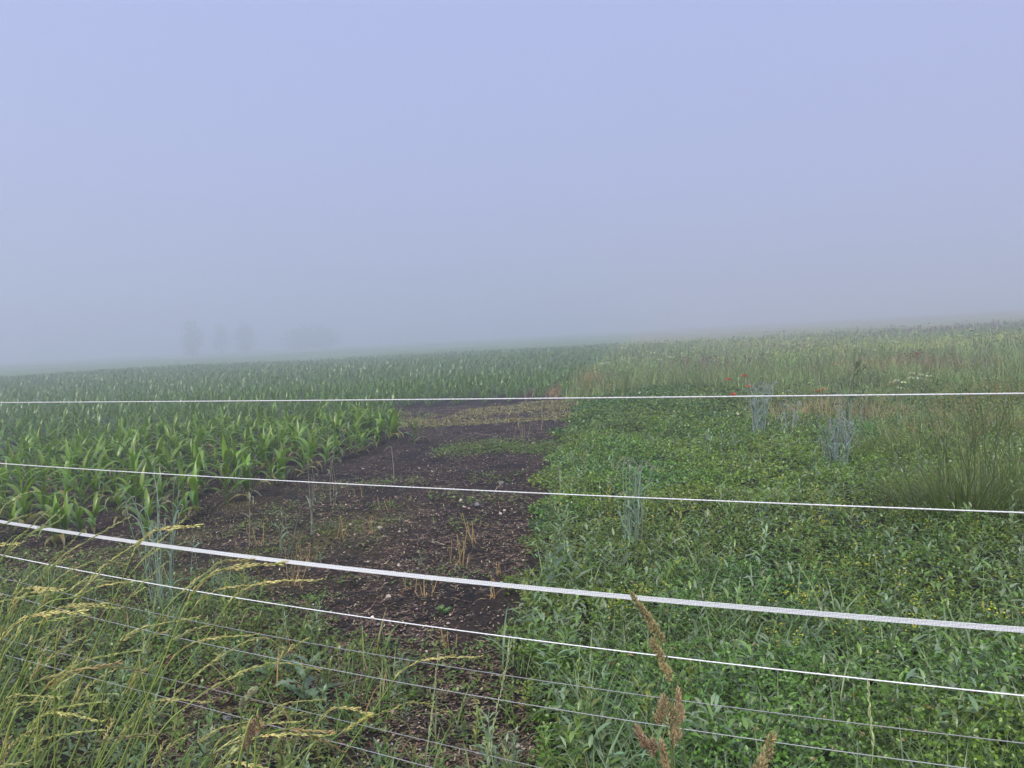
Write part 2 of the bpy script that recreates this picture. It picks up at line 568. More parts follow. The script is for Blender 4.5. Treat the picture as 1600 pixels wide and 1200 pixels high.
# stands of plants: rows 0.72 m apart, running 10 degrees right of straight ahead
ROW = rad(10)
rx, ry = math.cos(ROW), -math.sin(ROW)          # across
fx, fy = math.sin(ROW), math.cos(ROW)           # along
def corn_spots(rowgap, gap):
    u = np.arange(-90, 40, rowgap); v = np.arange(0, 110, gap)
    U, Vv = np.meshgrid(u, v)
    U = U + R.normal(0, .025, U.shape); Vv = Vv + R.normal(0, gap * .22, U.shape)
    x, y = U * rx + Vv * fx, U * ry + Vv * fy
    m = corn_mask(x, y) & (np.abs(x) < np.where(y < 60, 1.05, .80) * y + 1.5) & (R.random(x.shape) > np.where(y < 11, .24, .07))
    return x[m], y[m]
cx_, cy_ = corn_spots(.75, .185)
cd = np.hypot(cx_, cy_)
infr = np.abs(cx_) < .72 * cy_
order = np.argsort(cd + np.where(infr, 0, 1000))
NI = 298
near_i = order[:NI]
rest = np.setdiff1d(np.arange(len(cx_)), near_i)

corn_src = []
for k, parts in enumerate(CORN):
    ms = []
    for nm, V, Q, C in parts:
        ms.append((nm, to_mesh('corn_' + nm, V, Q, C, M_corn)))
    corn_src.append(ms)
edge_line = [(-3.2, 6.35), (-2.85, 7.0), (-2.3, 9.6), (-1.7, 12.6)]
u_out = (cx_ * rx + cy_ * ry)[near_i].max()
ORD = 'first second third fourth fifth sixth seventh eighth ninth tenth eleventh twelfth thirteenth fourteenth'.split()
for j, i in enumerate(near_i):
    x, y = cx_[i], cy_[i]
    ex = np.interp(y, [p[1] for p in edge_line], [p[0] for p in edge_line])
    row = int(round((u_out - (x * rx + y * ry)) / .75)) + 1
    sc = R.uniform(.54, .92) * (.92 if y < 8 else 1.0)
    size = 'small' if sc < .62 else ('tall' if sc > .78 else 'mid-sized')
    if y < 12.8 and x > ex - .55:
        lab, grp = size + ' young corn plant in the row bordering the bare dark soil', size + ' corn plants bordering the bare soil'
    elif y < 7.6:
        lab, grp = size + ' young corn plant at the front end of a row by the weedy corner', size + ' corn plants at the front row ends'
    else:
        w = ORD[row - 1] if 1 <= row <= len(ORD) else 'outer'
        lab, grp = '%s young corn plant in the %s row from the bare soil' % (size, w), '%s corn plants of the %s row' % (size, w)
    t = thing('corn_plant', lab, 'corn plant', (x, y, float(gz(x, y))), R.uniform(0, 6.28), grp, sc)
    t.rotation_euler.x = R.normal(0, .06); t.rotation_euler.y = R.normal(0, .06)
    for nm, me in corn_src[R.integers(0, len(corn_src))]:
        obj(nm, me, t)

def stamp(g, protos, x, y, z, rz, sc, tint):
    """append transformed copies of prototype arrays to one mesh"""
    k = R.integers(0, len(protos), len(x))
    for p, (V, Q, C) in enumerate(protos):
        s = np.where(k == p)[0]
        if not len(s): continue
        ca, sa = np.cos(rz[s])[:, None], np.sin(rz[s])[:, None]
        X = (V[None, :, 0] * ca - V[None, :, 1] * sa) * sc[s][:, None] + x[s][:, None]
        Y = (V[None, :, 0] * sa + V[None, :, 1] * ca) * sc[s][:, None] + y[s][:, None]
        Z = V[None, :, 2] * sc[s][:, None] + z[s][:, None]
        VV = np.stack([X, Y, Z], -1).reshape(-1, 3)
        QQ = (Q[None] + (np.arange(len(s)) * len(V))[:, None, None]).reshape(-1, 4)
        CC = (C[None] * tint[s][:, None, :]).reshape(-1, 3)
        g.add(VV, QQ, CC)

def corn_lod(seed, nl, S, wmul):
    rg = np.random.default_rng(seed)
    g = Geo()
    a0 = rg.uniform(0, 6.28)
    for i in range(nl):
        f = i / max(nl - 1, 1)
        g.add(*blades([0, 0, .02 + .3 * f], a0 + (i % 2) * np.pi + rg.normal(0, .35), rg.uniform(.4, .58), rad(55 + 30 * f), rad(140 - 60 * f + rg.uniform(-30, 30)),
                      rg.uniform(.042, .062) * wmul, vary((.125, .225, .034), 1, .10, .06, rg)[0], S, 'corn', 0, 0, None, 1.6))
    return g.arrays()
g = Geo()
xs, ys = cx_[rest], cy_[rest]; ds = cd[rest]
for lo, hi, protos in ((0, 34, [corn_lod(s, 7, 4, 1.0) for s in range(8)]), (34, 130, [corn_lod(s + 20, 4, 2, 1.35) for s in range(8)])):
    m = (ds >= lo) & (ds < hi)
    n = m.sum()
    stamp(g, protos, xs[m], ys[m], gz(xs[m], ys[m]), R.uniform(0, 6.28, n), R.uniform(.62, .92, n), vary((1, 1, 1), n, .1, .06))
o = obj('corn_field', gmesh('corn_field', g, M_corn))
tag(o, 'dense stand of young corn stretching back into the fog', 'corn field', kind='stuff')


# ------------------------------------------------------------------ soil: litter, chips, clods, stones
def strip_mask(x, y):
    return ~corn_mask(x, y) & (x < clover_x(y)) & (y > weed_y(x) - 1.8)
def area_points(n, y0, y1, xl, xr, power=1.0):
    """n random ground points between two depths, denser near the viewer when power > 1"""
    y = y0 + (y1 - y0) * R.random(n) ** power
    x = R.uniform(0, 1, n) * (xr * y - xl * y) + xl * y
    return x, y

def litter():
    n = 215000
    x, y = area_points(n, 2.3, 22, -.75, .12, 1.3)
    k = strip_mask(x, y) & (fbm(x * 1.6, y * 1.6, 21) + .42 * R.random(n) > .64)
    # also between the front corn plants
    k |= (corn_mask(x, y) & (y < 13) & (R.random(n) < .4))
    x, y = x[k], y[k]; n = len(x)
    L = R.uniform(.006, .030, n) * (1 + .05 * y) * np.where(R.random(n) < .05, 2.4, 1); W = R.uniform(.0025, .008, n) * (1 + .07 * y)
    C = np.where(R.random((n, 1)) < .80, vary((.13, .090, .068), n, .45, .10), vary((.30, .25, .165), n, .35, .1))
    P = np.stack([x, y, gz(x, y) + R.uniform(.004, .016, n)], -1)
    g = Geo().add(*blades(P, R.uniform(0, 6.28, n), L, R.uniform(-.1, .35, n), R.uniform(-.2, .7, n), W, C, 1, 'stem'))
    o = obj('straw_litter', gmesh('straw_litter', g, M_straw))
    tag(o, 'broken straw and dead roots strewn over the dark soil', 'straw', kind='stuff')
litter()

def rocks(P, S, C, rng, squash=.65, lite=False):
    """N lumpy low-poly stones or clods: 3 rings of 6"""
    N = len(P)
    th = np.array([-.5, .2, .9]) if lite else np.array([-1.0, -.45, .2, .75, 1.0])
    rr = np.array([.9, 1.0, .15]) if lite else np.array([.15, .85, 1.0, .65, .12])
    ks, kr = (5, 3) if lite else (6, 5)
    a = np.arange(ks) / ks * 2 * np.pi
    V = np.stack([rr[:, None] * np.cos(a)[None], rr[:, None] * np.sin(a)[None], np.repeat(th[:, None], ks, 1)], -1)
    V = V[None] * (1 + .22 * rng.standard_normal((N, kr, ks, 1)))
    el = rng.uniform(.65, 1.35, (N, 1, 1, 1))
    V = V * np.concatenate([el, 1 / el, np.full_like(el, squash)], -1)
    az = rng.uniform(0, 6.28, N)
    ca, sa = np.cos(az)[:, None, None], np.sin(az)[:, None, None]
    X = V[..., 0] * ca - V[..., 1] * sa; Y = V[..., 0] * sa + V[..., 1] * ca
    V = np.stack([X, Y, V[..., 2]], -1) * S[:, None, None, None] + P[:, None, None]
    i = (np.arange(kr - 1) * ks)[:, None]; j = np.arange(ks)[None]; j2 = (j + 1) % ks
    q = np.stack([i + j, i + j2, i + ks + j2, i + ks + j], -1).reshape(-1, 4)
    Q = (q[None] + (np.arange(N) * kr * ks)[:, None, None])
    return V.reshape(-1, 3), Q.reshape(-1, 4), np.repeat(C, kr * ks, 0)

def clods():
    n = 13000
    x, y = area_points(n, 2.3, 15, -.75, .15, 1.4)
    k = strip_mask(x, y) | (corn_mask(x, y) & (R.random(n) < .5))
    x, y = x[k], y[k]; n = len(x)
    S = R.uniform(.003, .012, n) * (1 + .03 * y)
    C = vary(SOIL * 1.1, n, .3, .08)
    g = Geo().add(*rocks(np.stack([x, y, gz(x, y) + S * .4 + .004], -1), S, C, R, lite=True))
    o = obj('soil_crumbs', gmesh('soil_crumbs', g, M_stone, False))
    tag(o, 'dark crumbs and clods of loose loam on the bare strip', 'soil', kind='stuff')
    n = 2600
    x, y = area_points(n, 2.8, 20, -.6, .12, 1.3)
    k = strip_mask(x, y)
    x, y = x[k], y[k]; n = len(x)
    S = R.uniform(.0022, .0065, n) * (1 + .035 * y)
    C = np.where(R.random((n, 1)) < .6, vary((.42, .35, .30), n, .25, .06), vary((.2, .19, .19), n, .3, .05))
    g = Geo().add(*rocks(np.stack([x, y, gz(x, y) + S * .4 + .012], -1), S, C, R, lite=True))
    o = obj('stone_chips', gmesh('stone_chips', g, M_stone))
    tag(o, 'small pale stone chips scattered over the bare soil', 'gravel', kind='stuff')
clods()

def stones():
    lst = [((607, 938), 10, 'w', 'upright whitish stone among green sprouts on the bare soil'),
           ((745, 795), 9, 'g', 'dark grey round stone behind the dry stubble tuft'),
           ((785, 760), 8, 'g', 'grey round stone just under the second rope by the bent straw'),
           ((809, 1167), 11, 'w', 'smooth pale round stone in the dark gap near the fence'),
           ((581, 1135), 7, 'w', 'small tan stone in the weeds below the lance-leaved weed'),
           ((613, 1121), 9, 'p', 'pinkish stone half hidden in grass near the fence'),
           ((515, 893), 8, 'w', 'whitish stone at the left side of the bare soil by a small sprout'),
           ((788, 800), 6, 'w', 'pale oval stone, one of a pair by the dark grey stone'),
           ((782, 805), 6, 'w', 'pale flat stone, the lower of the pair by the dark grey stone'),
           ((355, 1120), 15, 'g', 'large grey stone lying in the weeds under the low fence wires'),
           ((594, 831), 8, 'w', 'cream stone beside the small dried grass tuft'),
           ((720, 785), 8, 'w', 'broad cream stone between the two grey round stones'),
           ((690, 1010), 6, 'w', 'small cream stone in the dark soil near the reddish grass tuft'),
           ((487, 912), 7, 'g', 'bluish grey stone by the left edge of the bare soil')]
    colr = {'w': (.42, .36, .31), 'g': (.16, .155, .17), 'p': (.34, .24, .22)}
    rg = np.random.default_rng(5)
    for (p, s, c, lab) in lst:
        q = G(*p)
        S = s / 2 / F * q[1] * 1.15
        me = to_mesh('stone', *rocks(np.zeros((1, 3)), np.array([S]), np.array([colr[c]]), rg, .7), M_stone)
        o = obj('stone', me, loc=(q[0], q[1], float(gz(q[0], q[1])) + S * .45 + .008))
        o.modifiers.new('round', 'SUBSURF').levels = 2
        o.modifiers['round'].render_levels = 2
        tag(o, lab, 'stone')
    # more fist-sized and smaller stones, alike
    mes = []
    for k in range(6):
        c = colr['wgpwwg'[k]]
        mes.append(to_mesh('stone', *rocks(np.zeros((1, 3)), np.array([1.0]), np.array([c]), rg, .65), M_stone))
    m = 0
    while m < 70:
        y = rg.uniform(3.6, 14); x = rg.uniform(-.3 * y, .1 * y)
        if not strip_mask(np.array([x]), np.array([y]))[0]: continue
        S = rg.uniform(.007, .016) * (1 + .02 * y)
        o = obj('stone', mes[m % 6], loc=(x, y, float(gz(x, y)) + S * .3 + .008))
        o.scale = (S, S, S); o.rotation_euler.z = rg.uniform(0, 6.28)
        o.modifiers.new('round', 'SUBSURF').levels = 1
        o.modifiers['round'].render_levels = 1
        kind_ = {'w': 'cream', 'g': 'grey', 'p': 'pinkish'}['wgpwwg'[m % 6]]
        tag(o, 'small %s stone lying loose on the bare dark strip' % kind_, 'stone', 'loose %s stones on the bare strip' % kind_)
        m += 1
stones()

# ------------------------------------------------------------------ low green cover on the right
GREEN = np.array([.130, .222, .030])
def canopy_h(x, y):
    return .05 + .26 * fbm(x * 1.5, y * 1.5, 31, 3) ** 1.3 + .10 * vn(x * 5, y * 5, 33)
def cover(name, label, n, y0, y1, power, size, hexa, edge=0.0, tri=True):
    x, y = area_points(n, y0, y1, -.03, .80, power)
    e = x - clover_x(y)
    rag = (fbm(x * 2.2, y * 2.2, 41, 4) - .5) * .9
    gap = fbm(x * 2.2, y * 2.2, 35, 3)
    keep = (e + rag > 0) & (gap + .42 * R.random(n) > .46)
    x, y, e, gap = x[keep], y[keep], e[keep], gap[keep]; n = len(x)
    h = canopy_h(x, y) * np.clip(.35 + e * 1.2, .35, 1)
    lay = R.random(n) ** .55
    z = gz(x, y) + .012 + h * lay
    hue = fbm(x * .9, y * .9, 36, 3)[:, None]
    hue2 = vn(x * 5, y * 5, 37)[:, None]
    C = GREEN * (1 - .25 * hue2) + np.clip(hue - .5, -.3, .3) * np.array([.12, .05, .0]) + np.clip(.45 - hue, 0, .2) * np.array([.0, .04, .05])
    C = np.clip(C * np.clip(1 + .32 * R.standard_normal((n, 1)), .4, 2.0), .012, .5)
    yel = R.random(n) < .012
    C[yel] = vary((.24, .19, .07), yel.sum(), .25)
    L = size * R.uniform(.6, 1.35, n) * (1 + .04 * y)
    g = Geo()
    az = R.uniform(0, 6.28, n); el = R.normal(.2, .6, n); ro = R.normal(0, .6, n)
    P = np.stack([x, y, z], -1)
    if tri:
        for k in range(3):
            g.add(*leaves(P, az + k * 2.09 + R.normal(0, .15, n), el + R.normal(0, .25, n), ro, L, L * .72, C, .3, hexa))
    else:
        g.add(*leaves(P, az, el, ro, L * 1.5, L * .9, C, .3, hexa))
    o = obj(name, gmesh(name, g, M_leaf))
    tag(o, label, 'ground cover', kind='stuff')
cover('clover_cover', 'dense low clover and weeds right of the bare strip near the fence', 15000, 2.2, 4.0, 1.0, .0125, True)
cover('clover_cover', 'dense low clover between the white tape and the fan of pale stalks', 34000, 4.0, 6.5, 1.0, .0128, False)
cover('clover_cover', 'dense low clover right of the bare strip in the middle distance', 47000, 6.5, 12, 1.0, .021, False)
cover('clover_cover', 'paler low clover in front of the tall meadow plants', 90000, 12, 22, 1.0, .026, False, tri=False)

# broad mixed leaves rising out of the cover
def herb_layer():
    g = Geo()
    n = 15000
    x, y = area_points(n, 2.4, 13, -.02, .78, 1.3)
    k = (x > clover_x(y) + .03) & (fbm(x * 1.6, y * 1.6, 44) > .42)
    x, y = x[k], y[k]; n = len(x)
    P = np.stack([x, y, gz(x, y) + canopy_h(x, y) * R.uniform(.45, 1.1, n)], -1)
    C = np.where(R.random((n, 1)) < .5, vary((.20, .28, .16), n, .22, .08), vary((.15, .25, .06), n, .2, .08))
    g.add(*blades(P, R.uniform(0, 6.28, n), R.uniform(.03, .075, n) * (1 + .03 * y), R.uniform(.1, 1.1, n), R.uniform(.3, 1.3, n), R.uniform(.008, .018, n) * (1 + .03 * y), C, 3, 'lance', .3))
    o = obj('mixed_weeds', gmesh('mixed_weeds', g, M_leaf))
    tag(o, 'grey-green lance-shaped weed leaves poking out of the clover', 'weeds', kind='stuff')
herb_layer()

def sprouts(name, label, n, y0, y1, xl, xr, cond, hmin, hmax):
    """upright leafy weeds of uneven height standing out of the cover"""
    x, y = area_points(n, y0, y1, xl, xr, 1.2)
    k = cond(x, y)
    x, y = x[k], y[k]; n = len(x)
    m = 18
    H = R.uniform(hmin, hmax, n) * (.6 + .8 * vn(x * 1.1, y * 1.1, 46))
    tone = R.random((n, 1))
    C0 = np.where(tone < .4, vary((.19, .27, .15), n, .18, .06), np.where(tone < .8, vary((.15, .25, .05), n, .2, .08), vary((.22, .27, .06), n, .2, .08)))
    lx, ly = R.normal(0, .12, n) * H, R.normal(0, .12, n) * H
    f = (np.arange(m) + R.random((n, m))) / m
    f = .25 + .75 * f
    P = np.stack([x[:, None] + lx[:, None] * f + R.normal(0, .006, f.shape), y[:, None] + ly[:, None] * f + R.normal(0, .006, f.shape), gz(x, y)[:, None] + H[:, None] * f], -1).reshape(-1, 3)
    az = (np.arange(m)[None] * 2.4 + R.uniform(0, 6.28, (n, 1))).ravel()
    ff = f.ravel()
    L = np.repeat(H, m) * (.24 - .13 * ff) * R.uniform(.6, 1.4, n * m) + .010
    g = Geo().add(*blades(P, az, L, .35 + .7 * ff, R.uniform(.3, 1.2, n * m), L * R.uniform(.22, .4, n * m), np.repeat(C0, m, 0) * R.uniform(.8, 1.2, (n * m, 1)), 2, 'lance', .3))
    g.add(*blades(np.stack([x, y, gz(x, y)], -1), np.arctan2(ly, lx), H, 1.45, .1, .005, C0 * .9, 3, 'stem'))
    o = obj(name, gmesh(name, g, M_leaf))
    tag(o, label, 'weeds', kind='stuff')
sprouts('mixed_weeds', 'upright leafy weeds of uneven height standing out of the clover', 1250, 2.4, 15, 0, .8, lambda x, y: (x > clover_x(y) + .05) & (fbm(x * .9, y * .9, 48) + .15 * R.random(len(x)) > .50), .16, .36)

def grass_layer(name, label, x, y, L, W, C, S=4, lo=.9, hi=1.5, bend=(.5, 2.0), z=None, fold=0.0, mat=None, prof='grass'):
    n = len(x)
    zz = gz(x, y) if z is None else z
    P = np.stack([x, y, zz], -1)
    g = Geo().add(*blades(P, R.uniform(0, 6.28, n), L, R.uniform(lo, hi, n), R.uniform(bend[0], bend[1], n), W, C, S, prof, fold))
    o = obj(name, gmesh(name, g, mat or M_grass))
    return tag(o, label, 'grass', kind='stuff')

def clumped(nc, per, sig, y0, y1, xl, xr, power, cond):
    x, y = area_points(nc, y0, y1, xl, xr, power)
    k = cond(x, y)
    x, y = x[k], y[k]
    x = np.repeat(x, per) + R.normal(0, 1, len(x) * per) * sig
    y = np.repeat(y, per) + R.normal(0, 1, len(y) * per) * sig
    return x, y
# bluish couch grass in tufts on the right, most of it near the fence
x, y = clumped(620, 16, .035, 1.5, 8.5, 0, .8, 1.5, lambda x, y: (x > clover_x(np.maximum(y, 2.5)) + .05) & (fbm(x * .9, y * .9, 51) + .3 * (y < 3.6) > .5))
n = len(x)
grass_layer('couch_grass', 'bluish green grass tufts growing through the clover by the fence', x, y, R.uniform(.14, .42, n), R.uniform(.005, .0125, n), vary((.20, .29, .15), n, .22, .08), 4, 1.0, 1.5, (.5, 2.2), fold=.25)
# grass and weeds this side of the bare strip, along the fence
_bare = [G(*p)[:2] for p in ((700, 1060), (660, 1150), (760, 1110), (800, 1170), (620, 1185), (720, 1190), (330, 1100), (180, 965))]
def open_soil(x, y):
    w = np.zeros(np.shape(x))
    for b in _bare:
        w = np.maximum(w, np.exp(-((x - b[0]) ** 2 + (y - b[1]) ** 2) / .16 ** 2))
    return R.random(np.shape(x)) < w * 1.3
near = lambda x, y: ~open_soil(x, y) & (y < weed_y(x) + .1) & (x < clover_x(np.maximum(y, 2.6)) + .3)
x, y = clumped(520, 14, .03, .9, 5.6, -.95, .3, 1.0, near)
n = len(x)
grass_layer('verge_grass', 'tangled green grass on the verge along the fence', x, y, R.uniform(.10, .30, n), R.uniform(.004, .008, n), np.where(R.random((n, 1)) < .12, vary((.26, .20, .09), n, .2), vary((.115, .18, .05), n, .3, .1)), 3, .8, 1.5, (.4, 2.2), fold=.2)
x, y = clumped(300, 14, .05, .4, 2.5, -1.2, 1.3, 1.0, lambda x, y: np.ones(len(x), bool))
n = len(x)
grass_layer('verge_grass', 'grass on the verge this side of the fence', x, y, R.uniform(.12, .34, n), R.uniform(.004, .008, n), vary((.105, .17, .05), n, .25, .1), 4, .8, 1.5, (.4, 2.0))
# small round-leaved weeds
def small_weeds():
    g = Geo()
    n = 30000
    x, y = area_points(n, 1.4, 6.6, -.95, .12, 1.0)
    f = fbm(x * 1.8, y * 1.8, 61, 3)
    k = ~open_soil(x, y) & (y < weed_y(x) + .25 * (f - .5) * 4) & (x < clover_x(np.maximum(y, 2.6)) + .2) & (f + .25 * R.random(n) > .56)
    # patches out on the bare soil
    x2, y2 = area_points(26000, 3.2, 9, -.75, .1, 1.0)
    f2 = fbm(x2 * 2.4, y2 * 2.4, 63, 3)
    w = np.clip((5.2 - y2) / 1.5, 0, 1) * .12 + np.clip((-x2 - 2.2) / .8, 0, 1) * .06
    k2 = strip_mask(x2, y2) & (f2 + w + .12 * R.random(len(x2)) > .70)
    # band of weeds crossing the strip, and thin yellowish moss behind it
    pb = np.array([G(u, v)[:2] for u, v in ((690, 706), (760, 700), (830, 702), (885, 700))])
    q = R.integers(0, len(pb) - 1, 3200); t = R.random((3200, 1))
    b = pb[q] * (1 - t) + pb[q + 1] * t + R.normal(0, 1, (3200, 2)) * np.array([.12, .36])
    xa = np.concatenate([x[k], x2[k2], b[:, 0]]); ya = np.concatenate([y[k], y2[k2], b[:, 1]])
    n = len(xa)
    L = R.uniform(.008, .022, n) * (1 + .05 * ya)
    C = vary((.12, .20, .032), n, .25, .12)
    oldm = R.random(n) < .2
    C[oldm] = vary((.14, .14, .035), oldm.sum(), .2)
    P = np.stack([xa, ya, gz(xa, ya) + .012 + R.random(n) ** 1.5 * .075], -1)
    az = R.uniform(0, 6.28, n)
    for kk in range(2):
        g.add(*leaves(P, az + kk * 2.6, R.normal(.1, .4, n), R.normal(0, .4, n), L, L * .75, C, .3, False))
    o = obj('seedling_weeds', gmesh('seedling_weeds', g, M_leaf))
    tag(o, 'small round-leaved weeds patchily covering the soil edges', 'weeds', kind='stuff')
small_weeds()
sprouts('verge_weeds', 'leafy green weeds filling the verge under the fence wires', 750, 1.6, 5.4, -.9, .12, lambda x, y: ~open_soil(x, y) & (y < weed_y(x) - .05) & (x < clover_x(np.maximum(y, 2.6))), .08, .24)
# moss-like thin grass: the yellowish band at the back of the strip and the floor of the corn
pm = R.random((22000, 2))
P0, P1 = G(640, 668), G(905, 640)
x = -3.0 + pm[:, 0] * 4.8; y = 15.2 + pm[:, 1] * 6.5
k = strip_mask(x, y) & (fbm(x * .8, y * .8, 71) + .2 * R.random(len(x)) > .52)
x, y = x[k], y[k]; n = len(x)
grass_layer('moss', 'thin yellowish moss and sprouts at the back of the bare strip', x, y, R.uniform(.03, .07, n), R.uniform(.012, .03, n), vary((.23, .215, .08), n, .25, .1), 2, .2, 1.2, (.2, .8))
x, y = area_points(14000, 5.0, 9.5, -.8, -.1, 1.0)
k = (x < -1.5) & (y > weed_y(x) - .3) & (fbm(x * 1.4, y * 1.4, 73) + .2 * R.random(len(x)) > .6)
x, y = x[k], y[k]; n = len(x)
grass_layer('moss', 'olive moss and sprouts on the fallow corner in front of the corn', x, y, R.uniform(.015, .04, n), R.uniform(.006, .014, n), vary((.12, .135, .04), n, .25, .1), 2, .2, 1.2, (.2, .8))

# ------------------------------------------------------------------ tall meadow behind the clover
def meadow():
    def patch(x, y, lst):
        w = np.zeros(len(x))
        for px, py, sx, sy, h in lst:
            c = G(px, py, h)
            w = np.maximum(w, np.exp(-((x - c[0]) / sx) ** 2 - ((y - c[1]) / sy) ** 2))
        return w
    PURPLE = [(1110, 562, 1.6, 3.5, .55), (1085, 570, .8, 2, .55), (1430, 562, 1.5, 2.5, .5), (1500, 520, 8, 8, .6), (1380, 524, 6, 6, .6), (1220, 545, 2, 4, .5)]
    YELLOW = [(1040, 545, 2.5, 4, .5), (1270, 538, 4, 5, .55), (1400, 540, 6, 4, .6), (1540, 532, 6, 4, .6), (1160, 545, 2, 4, .5)]
    BROWN = [(912, 604, .6, 1.6, .15), (1395, 570, 1.5, 2, .4), (1270, 650, .9, 1.6, .15), (1330, 640, 1.0, 1.6, .3)]
    g = Geo()
    for n, y0, y1, W, S, Ls in ((50000, 12.5, 27, .012, 2, 1.0), (47000, 27, 72, .035, 2, 1.0)):
        x, y = area_points(n, y0, y1, .0, .80, 1.25)
        cl = R.random(n) < .6
        x = np.where(cl, np.round(x / .55) * .55 + R.normal(0, .09, n) + .3 * np.sin(y * 3.1), x); y = np.where(cl, np.round(y / .6) * .6 + R.normal(0, .1, n) + .3 * np.sin(x * 2.3), y)
        jag = (fbm(x * .35, y * .35, 81) - .5) * 5
        right = np.clip((x - .35 * y) / 2.2, -1, 1) * 3.2
        k = (x > clover_x(y) - .35) & (y > 17.0 - right + jag)
        x, y = x[k], y[k]; n = len(x)
        h = (.34 + .62 * fbm(x * .5, y * .5, 83, 3)) * np.clip((y - 11) / 9, .45, 1) * R.uniform(.45, 1.2, n) * (.75 + .6 * vn(x * 1.6, y * 1.6, 87))
        C = vary((.155, .215, .065), n, .25, .1)
        m = fbm(x * 1.1, y * 1.1, 85)[:, None]
        C = C * np.clip(1.7 - 1.4 * m, .4, 1.5) + np.clip(.5 - m, 0, .3) * np.array([.0, .14, .04])
        straw = R.random(n) < .09
        C[straw] = vary((.25, .22, .11), straw.sum(), .2)
        for lst, c, kw in ((PURPLE, (.125, .08, .068), .9), (YELLOW, (.31, .33, .08), .8), (BROWN, (.28, .18, .08), .9)):
            w = patch(x, y, lst) * kw
            sel = R.random(n) < np.minimum(.85, w)
            C[sel] = vary(c, sel.sum(), .22, .08)
        wv = W * R.uniform(.6, 1.4, n) * (1 + .02 * (y - y0))
        g.add(*blades(np.stack([x, y, gz(x, y)], -1), R.uniform(0, 6.28, n), h * 1.1, R.uniform(1.05, 1.57, n), R.uniform(.1, 1.3, n), wv, C, S, 'grass'))
        # leafy tops
        s = R.random(n) < .5
        P = np.stack([x, y, gz(x, y) + h * R.uniform(.45, 1.0, n)], -1)[s]
        m = len(P)
        g.add(*leaves(P + R.normal(0, .05, (m, 3)), R.uniform(0, 6.28, m), R.normal(.2, .6, m), R.normal(0, .6, m), wv[s] * R.uniform(2.0, 4.5, m), wv[s] * R.uniform(1.2, 2.4, m), C[s] * .95, .2, False))
    o = obj('meadow', gmesh('meadow', g, M_grass))
    tag(o, 'tall mixed meadow of olive, yellow and purple-brown plants in haze', 'meadow', kind='stuff')
meadow()
def back_edge():
    # dead brown growth at the far corner of the strip
    g = Geo()
    n = 2600
    c = G(905, 612)
    x = c[0] + R.normal(0, .75, n); y = c[1] + R.normal(0, 1.2, n)
    h = R.uniform(.12, .42, n)
    g.add(*blades(np.stack([x, y, gz(x, y)], -1), R.uniform(0, 6.28, n), h, R.uniform(.8, 1.5, n), R.uniform(.2, 1.6, n), .014, vary((.26, .185, .10), n, .25, .1), 3, 'grass'))
    o = obj('dead_weeds', gmesh('dead_weeds', g, M_straw))
    tag(o, 'reddish brown dead weeds where corn, soil and clover meet', 'dead weeds', kind='stuff')
    g = Geo()
    n = 3800
    t = R.random(n)
    a, b = G(945, 600), G(1085, 600)
    x = a[0] + (b[0] - a[0]) * t + R.normal(0, .3, n); y = a[1] + (b[1] - a[1]) * t + R.normal(0, .5, n)
    z = gz(x, y) + .5 * R.random(n) ** .7 * (.6 + .4 * np.sin(t * 9))
    g.add(*leaves(np.stack([x, y, z], -1), R.uniform(0, 6.28, n), R.normal(.1, .5, n), R.normal(0, .5, n), .075, .045, vary((.04, .085, .028), n, .25, .1), .2, False))
    o = obj('dark_herbs', gmesh('dark_herbs', g, M_leaf))
    tag(o, 'darker green leafy herbs in a band behind the clover', 'weeds', kind='stuff')
back_edge()
# finer grass among the clover right by the fence
x, y = clumped(420, 14, .04, 1.3, 3.9, .02, .85, 1.0, lambda x, y: (x > clover_x(np.maximum(y, 2.5)) + .1) & (fbm(x * 1.3, y * 1.3, 53) > .42))
n = len(x)
grass_layer('verge_grass', 'fine green grass mixed into the clover right under the fence', x, y, R.uniform(.14, .36, n), R.uniform(.003, .007, n), vary((.16, .25, .075), n, .25, .1), 4, .9, 1.5, (.5, 2.2), fold=.2)
# dried buff grass between the blue stalk clumps
n = 1100
x = np.concatenate([G(1265, 668)[0] + R.normal(0, .42, n), G(1345, 660)[0] + R.normal(0, .4, n)])
y = np.concatenate([G(1265, 668)[1] + R.normal(0, .7, n), G(1345, 660)[1] + R.normal(0, .8, n)])
n = len(x)
grass_layer('dry_grass', 'buff dried grass between the pale blue stalk clumps', x, y, R.uniform(.2, .62, n), R.uniform(.005, .011, n), vary((.28, .245, .13), n, .25, .1), 4, 1.05, 1.55, (.1, 1.2), mat=M_straw)

